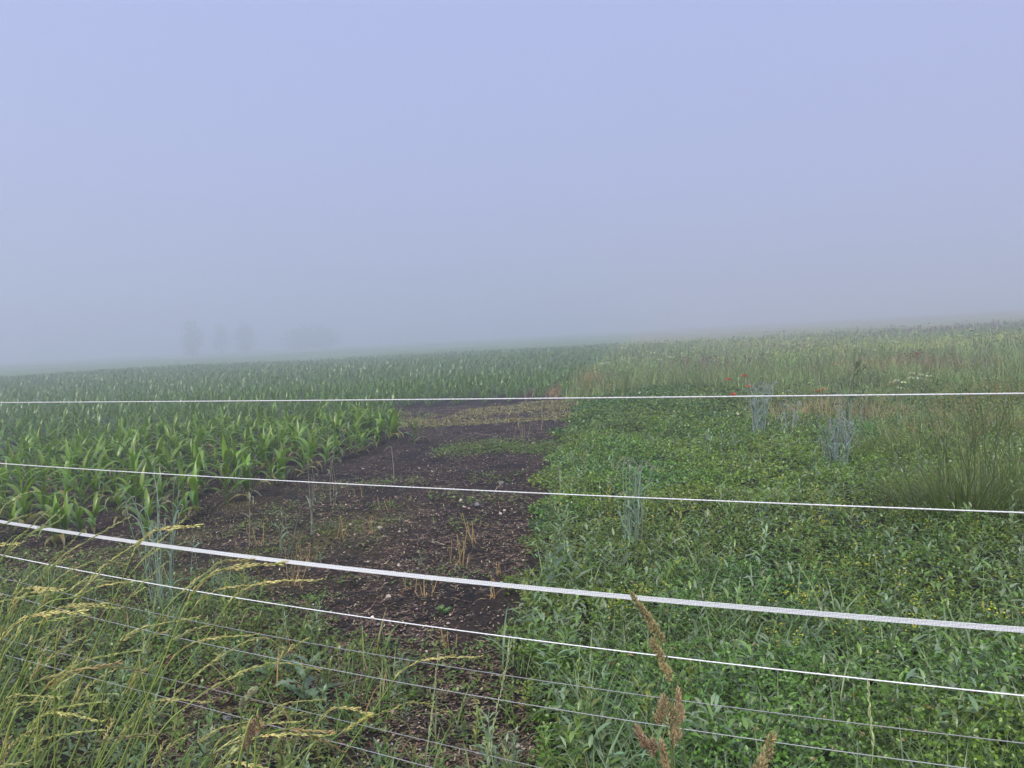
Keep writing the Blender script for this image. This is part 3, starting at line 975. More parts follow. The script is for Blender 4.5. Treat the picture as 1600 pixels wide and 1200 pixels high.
# ------------------------------------------------------------------ the electric fence
FU = np.array([-.903, .429]); FP = np.array([0.0, 2.0])      # the line it runs along
def fence_pt(px, py):
    d = ray(px, py)
    # camera + t*d lies on the vertical plane through FP along FU
    nrm = np.array([FU[1], -FU[0]])
    t = (FP @ nrm) / (d[:2] @ nrm)
    p = d * t + np.array([0, 0, EYE])
    return (p[:2] - FP) @ FU, p[2]
S0, S1 = -2.15, 4.3
STRANDS = [
    ('rope', [(0, 629), (400, 626.5), (800, 623), (1200, 619), (1600, 615)], .0020, 'thick'),
    ('rope', [(0, 724), (400, 749.5), (800, 767), (1200, 787.5), (1600, 800.5)], .0017, 'thick'),
    ('tape', [(0, 815), (400, 871), (800, 914.5), (1200, 956), (1600, 982)], .0064, 'tape'),
    ('rope', [(0, 867), (400, 938), (800, 995), (1200, 1049), (1600, 1084)], .0016, 'thick'),
    ('wire', [(7, 905), (125, 932), (400, 988), (800, 1056), (1200, 1119), (1600, 1157)], .0011, 'thin'),
    ('wire', [(17, 932), (125, 960), (400, 1021), (800, 1096), (1200, 1165), (1537, 1199)], .0011, 'thin'),
    ('wire', [(7, 1006), (110, 1017), (230, 1050), (400, 1097), (800, 1190)], .0010, 'thin'),
    ('wire', [(225, 1080), (375, 1122), (532, 1162), (675, 1199)], .0010, 'thin'),
]
fence = thing('electric_fence', 'electric fence of white ropes, one wide white tape and thin low wires', 'fence', (0, 2.0, float(gz(0, 2))))
f0 = np.array([0, 2.0, float(gz(0, 2))])
ends = []
for nm, pts, r, kind in STRANDS:
    sz = np.array([fence_pt(*p) for p in pts])
    co = np.polyfit(sz[:, 0], sz[:, 1], 2 if len(pts) > 4 else 1)
    if co[0] < 0 and len(co) == 3: co = np.polyfit(sz[:, 0], sz[:, 1], 1)
    n = {'tape': 260, 'thick': 1700, 'thin': 900}[kind]
    s = np.linspace(S0, S1, n)
    z = np.polyval(co, s)
    z = np.where(s > sz[:, 0].max(), np.polyval(co, sz[:, 0].max()) + (s - sz[:, 0].max()) * np.polyval(np.polyder(co), sz[:, 0].max()), z)
    ends.append((z[0], z[-1]))
    P = np.stack([FP[0] + FU[0] * s, FP[1] + FU[1] * s, z], -1) - f0
    if kind == 'tape':
        # flat woven band, 24 mm high, slowly turning a little about its length
        tw = .10 * np.sin(s * 1.1 + .5) + .05 * np.sin(s * 2.7)
        up = np.stack([np.sin(tw) * FU[1], -np.sin(tw) * FU[0], np.cos(tw)], -1)
        nr = np.stack([np.cos(tw) * FU[1], -np.cos(tw) * FU[0], -np.sin(tw)], -1)
        prof = [(-1, 0), (-.93, .9), (0, .55), (.93, .9), (1, 0), (.93, -.9), (0, -.55), (-.93, -.9)]
        V = np.stack([P + up * (a * r) + nr * (b * .0007) for a, b in prof], 1)
        k = len(prof)
        i = (np.arange(n - 1) * k)[:, None]; j = np.arange(k)[None]; j2 = (j + 1) % k
        Q = np.stack([i + j, i + j2, i + j2 + k, i + j + k], -1)
        me = to_mesh('tape', V.reshape(-1, 3), Q.reshape(-1, 4), (.8, .8, .85), M_tape, False)
    else:
        # twisted strands: a three-lobed section that winds along the rope
        k = 6
        a = np.arange(k) / k * 2 * np.pi
        ph = s * (420 if kind == 'thick' else 500)
        rr = r * (1 + .12 * np.cos(2 * a[None] - ph[:, None] * 1.0)) * (1 + .05 * np.sin(s * 37)[:, None])
        u2 = np.array([FU[1], -FU[0], 0])
        V = P[:, None] + rr[..., None] * (np.cos(a)[None, :, None] * u2 + np.sin(a)[None, :, None] * np.array([0, 0, 1.0]))
        i = (np.arange(n - 1) * k)[:, None]; j = np.arange(k)[None]; j2 = (j + 1) % k
        Q = np.stack([i + j, i + j2, i + j2 + k, i + j + k], -1)
        c = (.66, .67, .70) if kind == 'thick' else (.30, .31, .33)
        me = to_mesh(nm, V.reshape(-1, 3), Q.reshape(-1, 4), c, M_rope)
    o = part(nm, me, fence)
    if nm == 'tape': o['label'] = 'wide flat white woven tape'
# a little knot on the fourth strand
ks, kz = fence_pt(582, 963)
kp = np.array([FP[0] + FU[0] * ks, FP[1] + FU[1] * ks, kz]) - f0
kg = Geo().add(*spindles([kp + np.array([-.006, 0, -.003]), kp + np.array([.002, -.002, .004])], [[1, -.3, .1], [-.2, 0, -1]], [.013, .016], [.010, .007], (.7, .62, .6), 7))
part('knot', gmesh('knot', kg, M_rope), fence)
# slim plastic posts where the strands end, outside the picture
for e, s in ((0, S0), (1, S1)):
    b = np.array([FP[0] + FU[0] * s, FP[1] + FU[1] * s])
    zg = float(gz(*b))
    g = Geo()
    V, Q, C = tube([(b[0], b[1], zg - .15), (b[0], b[1], zg + .02), (b[0], b[1], zg + 1.0), (b[0], b[1], ends[0][e] + .06), (b[0], b[1], ends[0][e] + .09)], [.006, .016, .015, .014, .004], 10, (.72, .72, .7))
    g.add(V - f0, Q, C)
    g.add(*[q for q in tube(np.array([(b[0] - .08, b[1] - .02, zg + .06), (b[0] + .08, b[1] + .02, zg + .06)]) - f0, [.009, .009], 6, (.72, .72, .7))])
    po = part('post', gmesh('post', g, M_plastic), fence)
    for k, z in enumerate(ends):
        q = np.array([b[0], b[1], z[e]]) - f0
        part('insulator', gmesh('insulator', Geo().add(*spindles([q - np.array([0, 0, .016])], [[0, 0, 1]], [.032], [.046], (.05, .05, .05), 8)), M_plastic), po)

# ------------------------------------------------------------------ stray cereal stalks, each clump a thing
def ear(p, d, L, W, c, rg, awn=True):
    """a drooping head of grains with short awns"""
    n = int(L / .006)
    g = Geo()
    t = np.linspace(0, 1, n)
    d = np.asarray(d, float) / np.linalg.norm(d)
    dr = d[None] + np.outer(t * 1.1, np.array([0, 0, -1.0])) * (1 - abs(d[2]) * .2)
    ctr = np.asarray(p) + np.cumsum(dr / np.linalg.norm(dr, axis=1, keepdims=True) * L / n, 0)
    off = rg.standard_normal((n, 3)) * .35
    D = dr + off
    cc = vary(c, n, .15, .06, rg)
    g.add(*spindles(ctr, D, .016, W, cc))
    if awn:
        g.add(*spindles(ctr, dr + off * .9, .034, .0016, cc * 1.15, 3))
    return g
def cereal(px, py, h_px, n, spread, label, c=(.19, .26, .215), seed=0, name='cereal_clump', earc=(.24, .26, .18), leaf=1.0, cat='cereal', group=None, thick=1.0, lean=(0, 0), droop=1.0):
    rg = np.random.default_rng(seed + 100)
    b = G(px, py)
    z0 = float(gz(b[0], b[1]))
    hm = h_px / F * b[1]
    t = thing(name, label, cat, (b[0], b[1], z0), group=group)
    sp = spread / F * b[1]
    r0 = max(.0022, .0011 * b[1] ** .55 ) * thick
    for i in range(n):
        a = rg.uniform(0, 6.28); q = rg.random() ** .5
        x, y = np.cos(a) * q * sp * .5, np.sin(a) * q * sp * .5
        hh = hm * (rg.uniform(.5, 1.02) if n > 3 else rg.uniform(.75, 1.02))
        x, y = x * .6, y * .6
        fan = 1.6 if n > 3 else .3
        tx, ty = x * (1 + fan) + rg.normal(0, .02) + lean[0] * hh, y * (1 + fan) + rg.normal(0, .02) + lean[1] * hh
        pts = spline([(x, y, -.02), (x + (tx - x) * .3 + rg.normal(0, .012), y + (ty - y) * .3 + rg.normal(0, .012), hh * .35), (x + (tx - x) * .62 + rg.normal(0, .014), y + (ty - y) * .6, hh * .68), (tx, ty, hh * .93), (tx + rg.normal(0, .03), ty + rg.normal(0, .02), hh)], 9)
        cc = vary(c, 1, .1, .05, rg)[0]
        V, Q, C = tube(pts, np.linspace(r0, r0 * .6, 9), 5, cc)
        st = part('stem', to_mesh('stem', V, Q, C, M_rye), t)
        dd = pts[-1] - pts[-2] + np.array([rg.normal(0, .04), rg.normal(0, .03), rg.uniform(-.05, .02) * droop])
        part('ear', gmesh('ear', ear(pts[-1], dd, rg.uniform(.05, .085) * (1.35 if b[1] > 8 else 1), .0055 * (2.3 if b[1] > 8 else 1.5), earc, rg), M_seed), st)
        for q in range(2 if rg.random() < .8 * leaf else (1 if leaf else 0)):
            k = rg.integers(1, 6)
            V, Q, C = blades(pts[k], rg.uniform(0, 6.28), rg.uniform(.10, .2), rg.uniform(.7, 1.2), rg.uniform(1.0, 2.4), .010 * max(1, b[1] ** .3 * .9), cc * np.array([.75, .9, .75]), 6, 'grass', .25)
            part('leaf', to_mesh('leaf', V, Q, C, M_rye), t)
    return t
BLUE = (.235, .315, .245)
cereal(255, 948, 225, 20, 50, 'tall blue-green rye clump at the corner of the bare soil, crossed by fence tape', BLUE, 1, name='rye_clump', thick=1.3)
cereal(990, 880, 165, 17, 40, 'fan of thin pale blue-green stalks rising alone out of the low clover', BLUE, 2, name='rye_clump', leaf=.5, thick=1.25)
cereal(1186, 694, 98, 30, 30, 'dense pale blue stalks with drooping grey heads beside the red poppies', (.26, .33, .29), 3, name='rye_clump', earc=(.29, .32, .33), droop=3, thick=1.4)
cereal(1232, 694, 82, 10, 22, 'thin pale stalks standing between the two dense blue clumps', (.26, .33, .29), 4, name='rye_clump', earc=(.29, .32, .33), droop=3, thick=1.4)
cereal(1308, 738, 90, 34, 36, 'thick short bundle of blue-grey stalks in front of taller green oats', (.235, .30, .27), 5, name='rye_clump', earc=(.24, .26, .26), droop=3, thick=1.4)
cereal(1328, 715, 120, 14, 34, 'tall pale stalks with dark hanging heads behind the short bundle', (.23, .29, .24), 6, name='rye_clump', earc=(.10, .11, .09), droop=3)
cereal(488, 836, 130, 3, 14, 'pair of straight pale stalks at the corn edge over the dark soil', (.24, .26, .23), 7, name='rye_stalks')
cereal(520, 788, 95, 3, 14, 'thin dry stalks in front of the outermost corn row', (.26, .26, .20), 8, name='rye_stalks', leaf=.5)
cereal(617, 757, 62, 1, 4, 'single leaning pale stalk below the lone outer corn plant', (.28, .29, .26), 9, name='rye_stalk', leaf=0)
cereal(388, 852, 90, 2, 10, 'dry upright stalk between the front corn and the bare soil', (.28, .25, .18), 10, name='rye_stalk')
cereal(440, 872, 92, 4, 36, 'grey-green stalks with bowed heads on the left of the bare soil', (.2, .24, .17), 11, name='rye_stalks', leaf=.6)
cereal(300, 905, 70, 2, 14, 'short pale stalks beside the tall rye clump', BLUE, 12, name='rye_stalks')
cereal(1108, 732, 64, 3, 10, 'three fine stalks alone in the middle of the clover', BLUE, 13, name='rye_stalks', leaf=.5)
cereal(1052, 884, 58, 1, 4, 'single stout pale stalk right of the fan of thin stalks', (.24, .28, .22), 14, name='rye_stalk', leaf=0, thick=1.6)
cereal(822, 690, 50, 4, 22, 'faded bent stalks in the weed band crossing the soil', (.26, .25, .16), 15, name='dry_stalks', leaf=.6)
cereal(845, 672, 46, 1, 3, 'single straw-coloured stalk leaning over the back of the bare strip', (.33, .28, .19), 16, name='dry_stalk', leaf=0, lean=(.12, 0))
cereal(770, 772, 24, 1, 3, 'short bent pale straw beside a grey round stone', (.36, .33, .28), 17, name='dry_stalk', leaf=0, lean=(.5, 0))
cereal(948, 610, 44, 5, 20, 'faint upright stalks by the reddish brown dead weeds', (.22, .24, .2), 18, name='rye_stalks', leaf=.5)
cereal(1000, 612, 42, 4, 26, 'faint pale stalks in front of the darker green herbs', (.22, .26, .22), 19, name='rye_stalks', leaf=.5)
cereal(1330, 640, 50, 8, 60, 'buff grass stalks behind the tall clump with hanging heads', (.27, .25, .15), 20, name='dry_stalks', leaf=.5)

# ------------------------------------------------------------------ dead stubble tufts on the soil
STRAW = (.36, .27, .13)
def stubble(px, py, h_px, n, label, seed, spread=20, c=STRAW):
    rg = np.random.default_rng(seed)
    b = G(px, py); z0 = float(gz(b[0], b[1]))
    t = thing('stubble_tuft', label, 'dry tuft', (b[0], b[1], z0))
    sp = spread / F * b[1]; hm = h_px / F * b[1]
    for i in range(n):
        x, y = rg.normal(0, sp * .4, 2)
        h = hm * rg.uniform(.5, 1)
        ax, ay = rg.normal(0, .12, 2) * h
        kn = (x + ax * 1.6 + rg.normal(0, .012), y + ay * 1.6, h * rg.uniform(.7, .95))
        pts = [(x, y, -.01), (x + ax, y + ay, h * .55), (x + ax * 1.4, y + ay * 1.4, h), kn]
        V, Q, C = tube(spline(pts, 8), np.linspace(.0026, .0012, 8) * 1.1, 4, vary(c, 1, .15, .08, rg)[0])
        part('stem', to_mesh('stem', V, Q, C, M_straw), t)
    nl = max(5, n)
    for i in range(3):
        V, Q, C = blades(np.concatenate([rg.normal(0, sp * .3, (nl, 2)), np.zeros((nl, 1))], 1), rg.uniform(0, 6.28, nl), rg.uniform(.25, .6, nl) * hm, rg.uniform(.4, 1.3, nl), rg.uniform(.6, 2.4, nl), .006, vary(c, nl, .2, .1, rg), 5)
    part('dead_leaves', to_mesh('dead_leaves', V, Q, C, M_straw), t)
for k, (px, py, h, n, lab) in enumerate([
        (722, 880, 66, 9, 'tall straw-yellow stubble tuft in the middle of the bare soil'),
        (742, 850, 52, 5, 'upright straw stems touching the tall stubble tuft from behind'),
        (583, 834, 30, 6, 'low brown dried grass tuft beside a cream stone'),
        (462, 915, 66, 5, 'dry stems rising by the tape at the left edge of the soil'),
        (478, 880, 46, 5, 'curled tan dead leaves below the bowed grey-green stalks'),
        (640, 925, 26, 5, 'small rusty tuft just under the white tape'),
        (668, 932, 30, 5, 'curly brown tuft right of the small rusty one under the tape'),
        (770, 940, 54, 4, 'leaning straw-coloured stems near the clover edge under the tape'),
        (404, 852, 40, 5, 'low dry tuft beside the dry upright stalk by the front corn'),
        (600, 800, 22, 4, 'little dry sprig on the soil below the second rope'),
        (700, 1015, 34, 6, 'reddish straw tuft on dark soil above the low wires'),
        (528, 838, 40, 4, 'thin tan stems standing on the soil right of the straight stalks'),
        (800, 660, 24, 5, 'pale dried tuft at the back of the strip near the clover'),
        (870, 640, 28, 6, 'buff dried tuft at the far clover corner of the strip'),
        (780, 905, 22, 4, 'low pinkish dry sprig on the litter by the clover edge'),
        (560, 780, 24, 4, 'faint dry sprig at the foot of the outer corn row')]):
    stubble(px, py, h, n, lab, 300 + k, 26 if n > 6 else 16)

# ------------------------------------------------------------------ tall grass stalks this side of the fence
def head_mesh(path, kind, rg, c):
    """seed head along the last part of a path"""
    g = Geo()
    path = np.asarray(path)
    seg = np.linalg.norm(np.diff(path, axis=0), axis=1)
    Ltot = seg.sum()
    s = np.concatenate([[0], np.cumsum(seg)])
    step = .0058
    t = np.arange(0, Ltot, step)
    P = np.stack([np.interp(t, s, path[:, k]) for k in range(3)], -1)
    T = np.gradient(P, axis=0); T /= np.linalg.norm(T, axis=1, keepdims=True) + 1e-9
    n = len(t)
    f = t / Ltot
    for rep in range(2):
        side = rg.standard_normal((n, 3)); side -= (side * T).sum(1, keepdims=True) * T
        side /= np.linalg.norm(side, axis=1, keepdims=True)
        D = T + side * rg.uniform(.08, .30, (n, 1)) * (1.0 if kind == 'spike' else 1.15)
        L = rg.uniform(.010, .017, n) * (1 - .35 * f)
        keep = rg.random(n) < .8
        o = rg.uniform(-.002, .003, (n, 1))
        g.add(*spindles((P + side * .0012 + T * o)[keep], D[keep], L[keep], rg.uniform(.0016, .0027, n)[keep], vary(c, n, .16, .07, rg)[keep]))
    if kind == 'loose':
        # a few side branches low on the head
        for q in range(1):
            i = int(n * rg.uniform(.02, .45))
            d = T[i] + rg.normal(0, .28, 3); d /= np.linalg.norm(d)
            l = rg.uniform(.03, .07) * min(1, Ltot / .2)
            m = int(l / .005)
            pp = P[i] + np.outer(np.linspace(0, l, m), d)
            for rep in range(2):
                g.add(*spindles(pp, d + rg.normal(0, .3, (m, 3)), .012, .0028, vary(c, m, .16, .07, rg)))
    return g

def stalk(name, label, pix, depth, c_stem, c_head, seed, head_from=.35, kind='loose', r=.0014, group=None, cat='grass stalk'):
    rg = np.random.default_rng(seed)
    W = np.array([PD(px, py, depth + .05 * k) for k, (px, py) in enumerate(pix)])
    p0, p1 = W[0], W[1]
    dirv = (p0 - p1)
    zg = float(gz(p0[0], p0[1]))
    drop = p0[2] - zg
    lean = dirv[0] / max(-dirv[2], .05)
    lean = np.clip(lean, -1.0, 1.0)
    b = np.array([p0[0] + lean * drop * .42, p0[1] - .08 + rg.normal(0, .04), 0])
    b[2] = float(gz(b[0], b[1])) - .01
    mid = (p0 + b) / 2 + np.array([lean * drop * .07, 0, 0])
    pts = np.concatenate([[b, mid], W])
    sm = spline(pts, 10 * len(pts))
    root = b.copy()
    t = thing(name, label, cat, tuple(root), group=group)
    sm = sm - root
    seg = np.concatenate([[0], np.cumsum(np.linalg.norm(np.diff(sm, axis=0), axis=1))])
    # where the pixels start on the curve
    i0 = int(np.argmin(np.linalg.norm(sm - (W[0] - root), axis=1)))
    ih = int(i0 + (len(sm) - 1 - i0) * head_from)
    V, Q, C = tube(sm, np.linspace(r, r * .45, len(sm)), 5, c_stem)
    part('stem', to_mesh('stem', V, Q, C, M_grass), t)
    part('seed_head', gmesh('seed_head', head_mesh(sm[ih:], kind, rg, c_head), M_seed), t)
    k = max(2, int(i0 * .55))
    V, Q, C = blades(sm[k], rg.uniform(-.6, .9), rg.uniform(.16, .28), rg.uniform(.7, 1.2), rg.uniform(.8, 1.8), .005, np.array(c_stem) * .8, 7, 'grass', .25)
    part('leaf', to_mesh('leaf', V, Q, C, M_grass), t)
    return t
YG, YH, OH = (.29, .36, .10), (.48, .47, .21), (.49, .42, .18)
ST = [
    ([(25, 965), (87, 880), (150, 837), (207, 805)], 1.9, YH, 'long yellow-green grass head crossing the tape by the tall rye clump'),
    ([(40, 975), (120, 930), (155, 890), (225, 841)], 1.9, YH, 'yellow-green grass head touching the tape just below the longest head'),
    ([(-20, 850), (10, 818), (45, 804)], 2.2, (.38, .42, .2), 'pale short grass head lying just above the tape'),
    ([(0, 865), (40, 840), (75, 815), (100, 790)], 2.2, (.38, .42, .2), 'pale green grass head rising over the tape beside the front corn'),
    ([(-8, 830), (22, 780), (57, 766)], 2.3, (.38, .42, .2), 'pale arching grass head in front of the lowest corn leaves'),
    ([(5, 870), (50, 833), (85, 818), (103, 802)], 2.2, (.38, .42, .2), 'slim pale grass head behind two others above the tape'),
    ([(25, 1010), (75, 920), (125, 885), (160, 877), (197, 882)], 1.8, YH, 'grass head bowing over the first thin wire'),
    ([(60, 985), (112, 920), (150, 908), (190, 911)], 1.7, YH, 'yellow grass head lying level below the first low rope'),
    ([(87, 1017), (107, 972), (130, 943)], 1.7, (.37, .42, .19), 'short upright greenish grass head between the thin wires'),
    ([(275, 967), (322, 895), (362, 875), (400, 890), (415, 922)], 1.8, OH, 'golden grass head hooked over at the edge of the bare soil'),
    ([(235, 992), (297, 915), (330, 890)], 1.8, YH, 'straight slim grass head rising beside the golden hooked one'),
    ([(0, 1092), (50, 1067), (125, 1047), (180, 1042), (225, 1049)], 1.3, (.44, .34, .16), 'thick tan grass head lying almost level over the verge'),
    ([(60, 1192), (150, 1160), (190, 1152), (245, 1147)], 1.2, (.43, .39, .17), 'thick straw-yellow head nodding low over the verge grass'),
    ([(230, 1175), (300, 1097), (350, 1065), (400, 1042), (445, 1036), (500, 1047)], 1.5, YH, 'long yellow grass head bowing over the thin wires toward the bare soil'),
    ([(232, 1140), (250, 1112), (312, 1050), (400, 997), (447, 1016)], 1.6, YH, 'long grass head arching above another, reaching the dark soil'),
    ([(467, 1200), (510, 1162), (562, 1127), (607, 1110), (650, 1097), (700, 1114)], 1.35, (.40, .38, .12), 'solitary yellow-green head arching over the grass below the bare soil'),
    ([(380, 1160), (415, 1146), (462, 1140), (505, 1157), (540, 1178), (562, 1205)], 1.1, (.46, .36, .17), 'dry golden head bent right down over the lowest wire'),
    ([(400, 1140), (415, 1130), (445, 1115), (485, 1117)], 1.3, (.38, .4, .14), 'small yellow-green head above the dry golden bent one'),
    ([(282, 1200), (325, 1180), (372, 1160), (410, 1163)], 1.2, YH, 'grass head leaning low beside the brown tufted head'),
    ([(0, 1045), (30, 1020), (60, 1000), (95, 985)], 1.6, YH, 'grass head leaning across the second thin wire'),
    ([(10, 1150), (50, 1100), (85, 1060), (118, 1035)], 1.4, (.42, .36, .12), 'amber grass head under the thick tan one'),
    ([(170, 1040), (195, 1000), (212, 985)], 1.7, (.4, .37, .15), 'short tan grass head standing in the verge weeds'),
    ([(222, 1060), (224, 1020), (226, 993)], 1.6, (.32, .38, .2), 'upright pale green grass head among leaning ones'),
    ([(60, 1130), (85, 1080), (110, 1060), (140, 1040)], 1.5, YH, 'grass head half hidden behind the thick tan head'),
    ([(230, 1060), (260, 1010), (300, 985), (330, 978)], 1.7, YH, 'slim head crossing the second thin wire in the verge'),
    ([(0, 965), (20, 930), (40, 905), (68, 882)], 2.0, (.37, .42, .18), 'pale grass head beside the first low rope end'),
]
for k, (pix, d, c, lab) in enumerate(ST):
    stalk('grass_stalk', lab, pix, d, YG if k % 3 else (.15, .21, .08), c, 500 + k, .30, 'loose', .0018 * d ** .4)
# upright ryegrass spikes
for k, (pix, d, lab) in enumerate([
        ([(665, 1200), (675, 1117), (685, 1020)], 1.6, 'upright pale ryegrass spike in front of the dark soil'),
        ([(765, 1177), (780, 1092), (800, 1000)], 1.7, 'tall slim ryegrass spike leaning to the clover edge'),
        ([(772, 1205), (763, 1180), (755, 1150)], 1.2, 'short yellowish spike at the foot of the slim leaning one'),
        ([(1362, 1200), (1360, 1125), (1356, 1065)], 1.35, 'upright pale spike with spread spikelets in the clover by the fence'),
        ([(1300, 985), (1288, 965), (1270, 920), (1247, 880)], 2.6, 'long green spike leaning back over the clover above the tape')]):
    stalk('ryegrass_spike', lab, pix, d, (.26, .33, .15), (.36, .41, .21), 560 + k, .12, 'spike', .0012)

# background stalks of the same tussock: a few kinds, copied
protos = []
for k in range(7):
    rg = np.random.default_rng(600 + k)
    h = rg.uniform(.62, .88)
    lean = rg.uniform(.45, .8)
    dr = rg.uniform(.0, .10)
    pts = spline([(0, 0, -.02), (.3 * lean * h, 0, .45 * h), (.62 * lean * h, rg.normal(0, .02), .82 * h), (.82 * lean * h, rg.normal(0, .03), h), (1.0 * lean * h + dr, rg.normal(0, .03), h * (1.12 - dr * 1.2))], 40)
    t = thing('grass_stalk', 'slender green-gold grass stalk in the leaning bunch on the verge', 'grass stalk', (0, 0, 0), group='leaning bunch of grass on the verge')
    V, Q, C = tube(pts, np.linspace(.0019, .0009, 40), 4, vary(YG, 1, .12, .06, rg)[0])
    part('stem', to_mesh('stem', V, Q, C, M_grass), t)
    part('seed_head', gmesh('seed_head', head_mesh(pts[25:], 'loose', rg, vary(YH, 1, .12, .08, rg)[0]), M_seed), t)
    V, Q, C = blades(pts[10], rg.uniform(-.5, .7), .22, 1.0, 1.3, .005, (.11, .17, .06), 6, 'grass', .25)
    part('leaf', to_mesh('leaf', V, Q, C, M_grass), t)
    protos.append(t)
first = set()
for k in range(74):
    p = protos[k % 7]
    t = p if k < 7 else copy_tree(p)
    y = R.uniform(1.15, 2.35)
    x = -R.uniform(.30, .80) * y - .12
    if k % 5 < 3:
        y = R.uniform(1.5, 2.6); x = -R.uniform(.62, .98) * y
    t.location = (x, y, float(gz(x, y)))
    t.rotation_euler.z = R.normal(.1, .28)
    s = R.uniform(.8, 1.12) * (1.2 if k % 5 < 3 else 1); t.scale = (s, s, s)

# ------------------------------------------------------------------ cocksfoot with clustered brown heads
def cocksfoot(label, pix, lobes, depth, c, seed, base_px=None):
    """lobes: (px, py, half length px, half width px, angle deg from up, clockwise)"""
    rg = np.random.default_rng(seed)
    W = np.array([PD(px, py, depth) for px, py in pix])
    b = W[0] + np.array([rg.normal(0, .03), -.05, 0]); b[2] = float(gz(b[0], b[1])) - .01
    pts = np.concatenate([[b, (b + W[0]) / 2 + np.array([.01, 0, 0])], W])
    sm = spline(pts, 36)
    t = thing('cocksfoot_stalk', label, 'grass stalk', tuple(b))
    V, Q, C = tube(sm - b, np.linspace(.0021, .0012, 36), 6, (.16, .21, .08))
    part('stem', to_mesh('stem', V, Q, C, M_grass), t)
    for (px, py, hl, hw, an) in lobes:
        c0 = PD(px, py, depth + rg.normal(0, .004)) - b
        hl, hw = 1.1 * hl / F * depth, 0.92 * hw / F * depth
        ax = np.array([math.sin(rad(an)), rg.normal(0, .12), math.cos(rad(an))]); ax /= np.linalg.norm(ax)
        n = int(170 + 170000 * hl * hw)
        u = rg.standard_normal((n, 3)); u /= np.linalg.norm(u, axis=1, keepdims=True)
        u *= rg.random((n, 1)) ** .4
        al = u @ ax
        P = u * hw + np.outer(al * (hl - hw), ax)
        D = ax * 1.0 + u * .9 + rg.normal(0, .3, (n, 3))
        cc = vary(c, n, .22, .08, rg)
        pk = rg.random(n) < .08
        cc[pk] = vary((.44, .28, .21), pk.sum(), .2, .06, rg)
        g = Geo().add(*spindles(c0 + P - D * .003, D, rg.uniform(.005, .009, n), rg.uniform(.0013, .0021, n), cc, 3))
        part('flower_cluster', gmesh('flower_cluster', g, M_seed), t)
TAN, BRN = (.52, .46, .24), (.50, .41, .24)
cocksfoot('tall cocksfoot stalk whose brown head tip crosses the wide tape', [(1052, 1140), (1050, 1065), (1040, 1020), (1020, 975), (1000, 945), (985, 924)],
          [(990, 932, 10, 4, -32), (1000, 947, 13, 6, -35), (1010, 962, 15, 8, -30), (1021, 979, 14, 9, -22), (1031, 993, 14, 7, -20), (1022, 1008, 14, 9, -15), (1031, 1021, 14, 8, -22), (1036, 1040, 14, 7, -20), (1045, 1052, 14, 6, -12)], 1.25, TAN, 1)
cocksfoot('stout cocksfoot stalk with a fat two-lobed brown head near the low wires', [(1050, 1200), (1050, 1160), (1047, 1120), (1046, 1085)],
          [(1037, 1105, 24, 12, -4), (1053, 1122, 32, 14, 4), (1056, 1148, 14, 10, 2), (1030, 1120, 14, 8, -10)], 1.05, BRN, 2)
cocksfoot('cocksfoot stalk with a narrow pink-brown head behind the fat lobed one', [(1072, 1200), (1068, 1150), (1064, 1110), (1060, 1078)],
          [(1060, 1088, 16, 5, -3), (1065, 1112, 14, 5, 0)], 1.15, (.5, .38, .24), 3)
cocksfoot('cocksfoot stalk with loose pinkish head left of the fat lobed one', [(1040, 1230), (1028, 1195), (1012, 1165), (994, 1136)],
          [(998, 1143, 13, 6, -28), (1006, 1158, 13, 8, -25), (1020, 1163, 14, 7, -8), (1016, 1172, 12, 6, -30)], 1.1, (.48, .36, .24), 4)
cocksfoot('short cocksfoot stalk with a slim upright tan head below the lobed ones', [(1046, 1240), (1042, 1200), (1034, 1155)],
          [(1034, 1165, 14, 6, -8), (1038, 1186, 16, 8, -10), (1042, 1204, 12, 7, -8)], 1.05, (.5, .4, .22), 5)
cocksfoot('cocksfoot stalk with one thick tan head alone in the clover grass', [(1186, 1250), (1190, 1215), (1196, 1180), (1205, 1145)],
          [(1205, 1155, 16, 8, 12), (1199, 1175, 18, 11, 12), (1190, 1194, 16, 12, 8), (1182, 1205, 12, 9, -10)], 1.1, TAN, 6)
cocksfoot('cocksfoot stalk with pale grey-green head by the large grey stone', [(375, 1190), (376, 1140), (380, 1105), (400, 1078)],
          [(380, 1098, 12, 7, 12), (393, 1082, 12, 7, 45)], 1.5, (.45, .47, .32), 7)
cocksfoot('cocksfoot stalk with rosy brown head under the pale grey-green one', [(385, 1220), (387, 1180), (392, 1150), (398, 1125)],
          [(392, 1140, 16, 9, 5), (400, 1128, 12, 8, 20), (384, 1160, 12, 7, 0), (406, 1136, 10, 6, 35)], 1.3, (.5, .37, .25), 8)

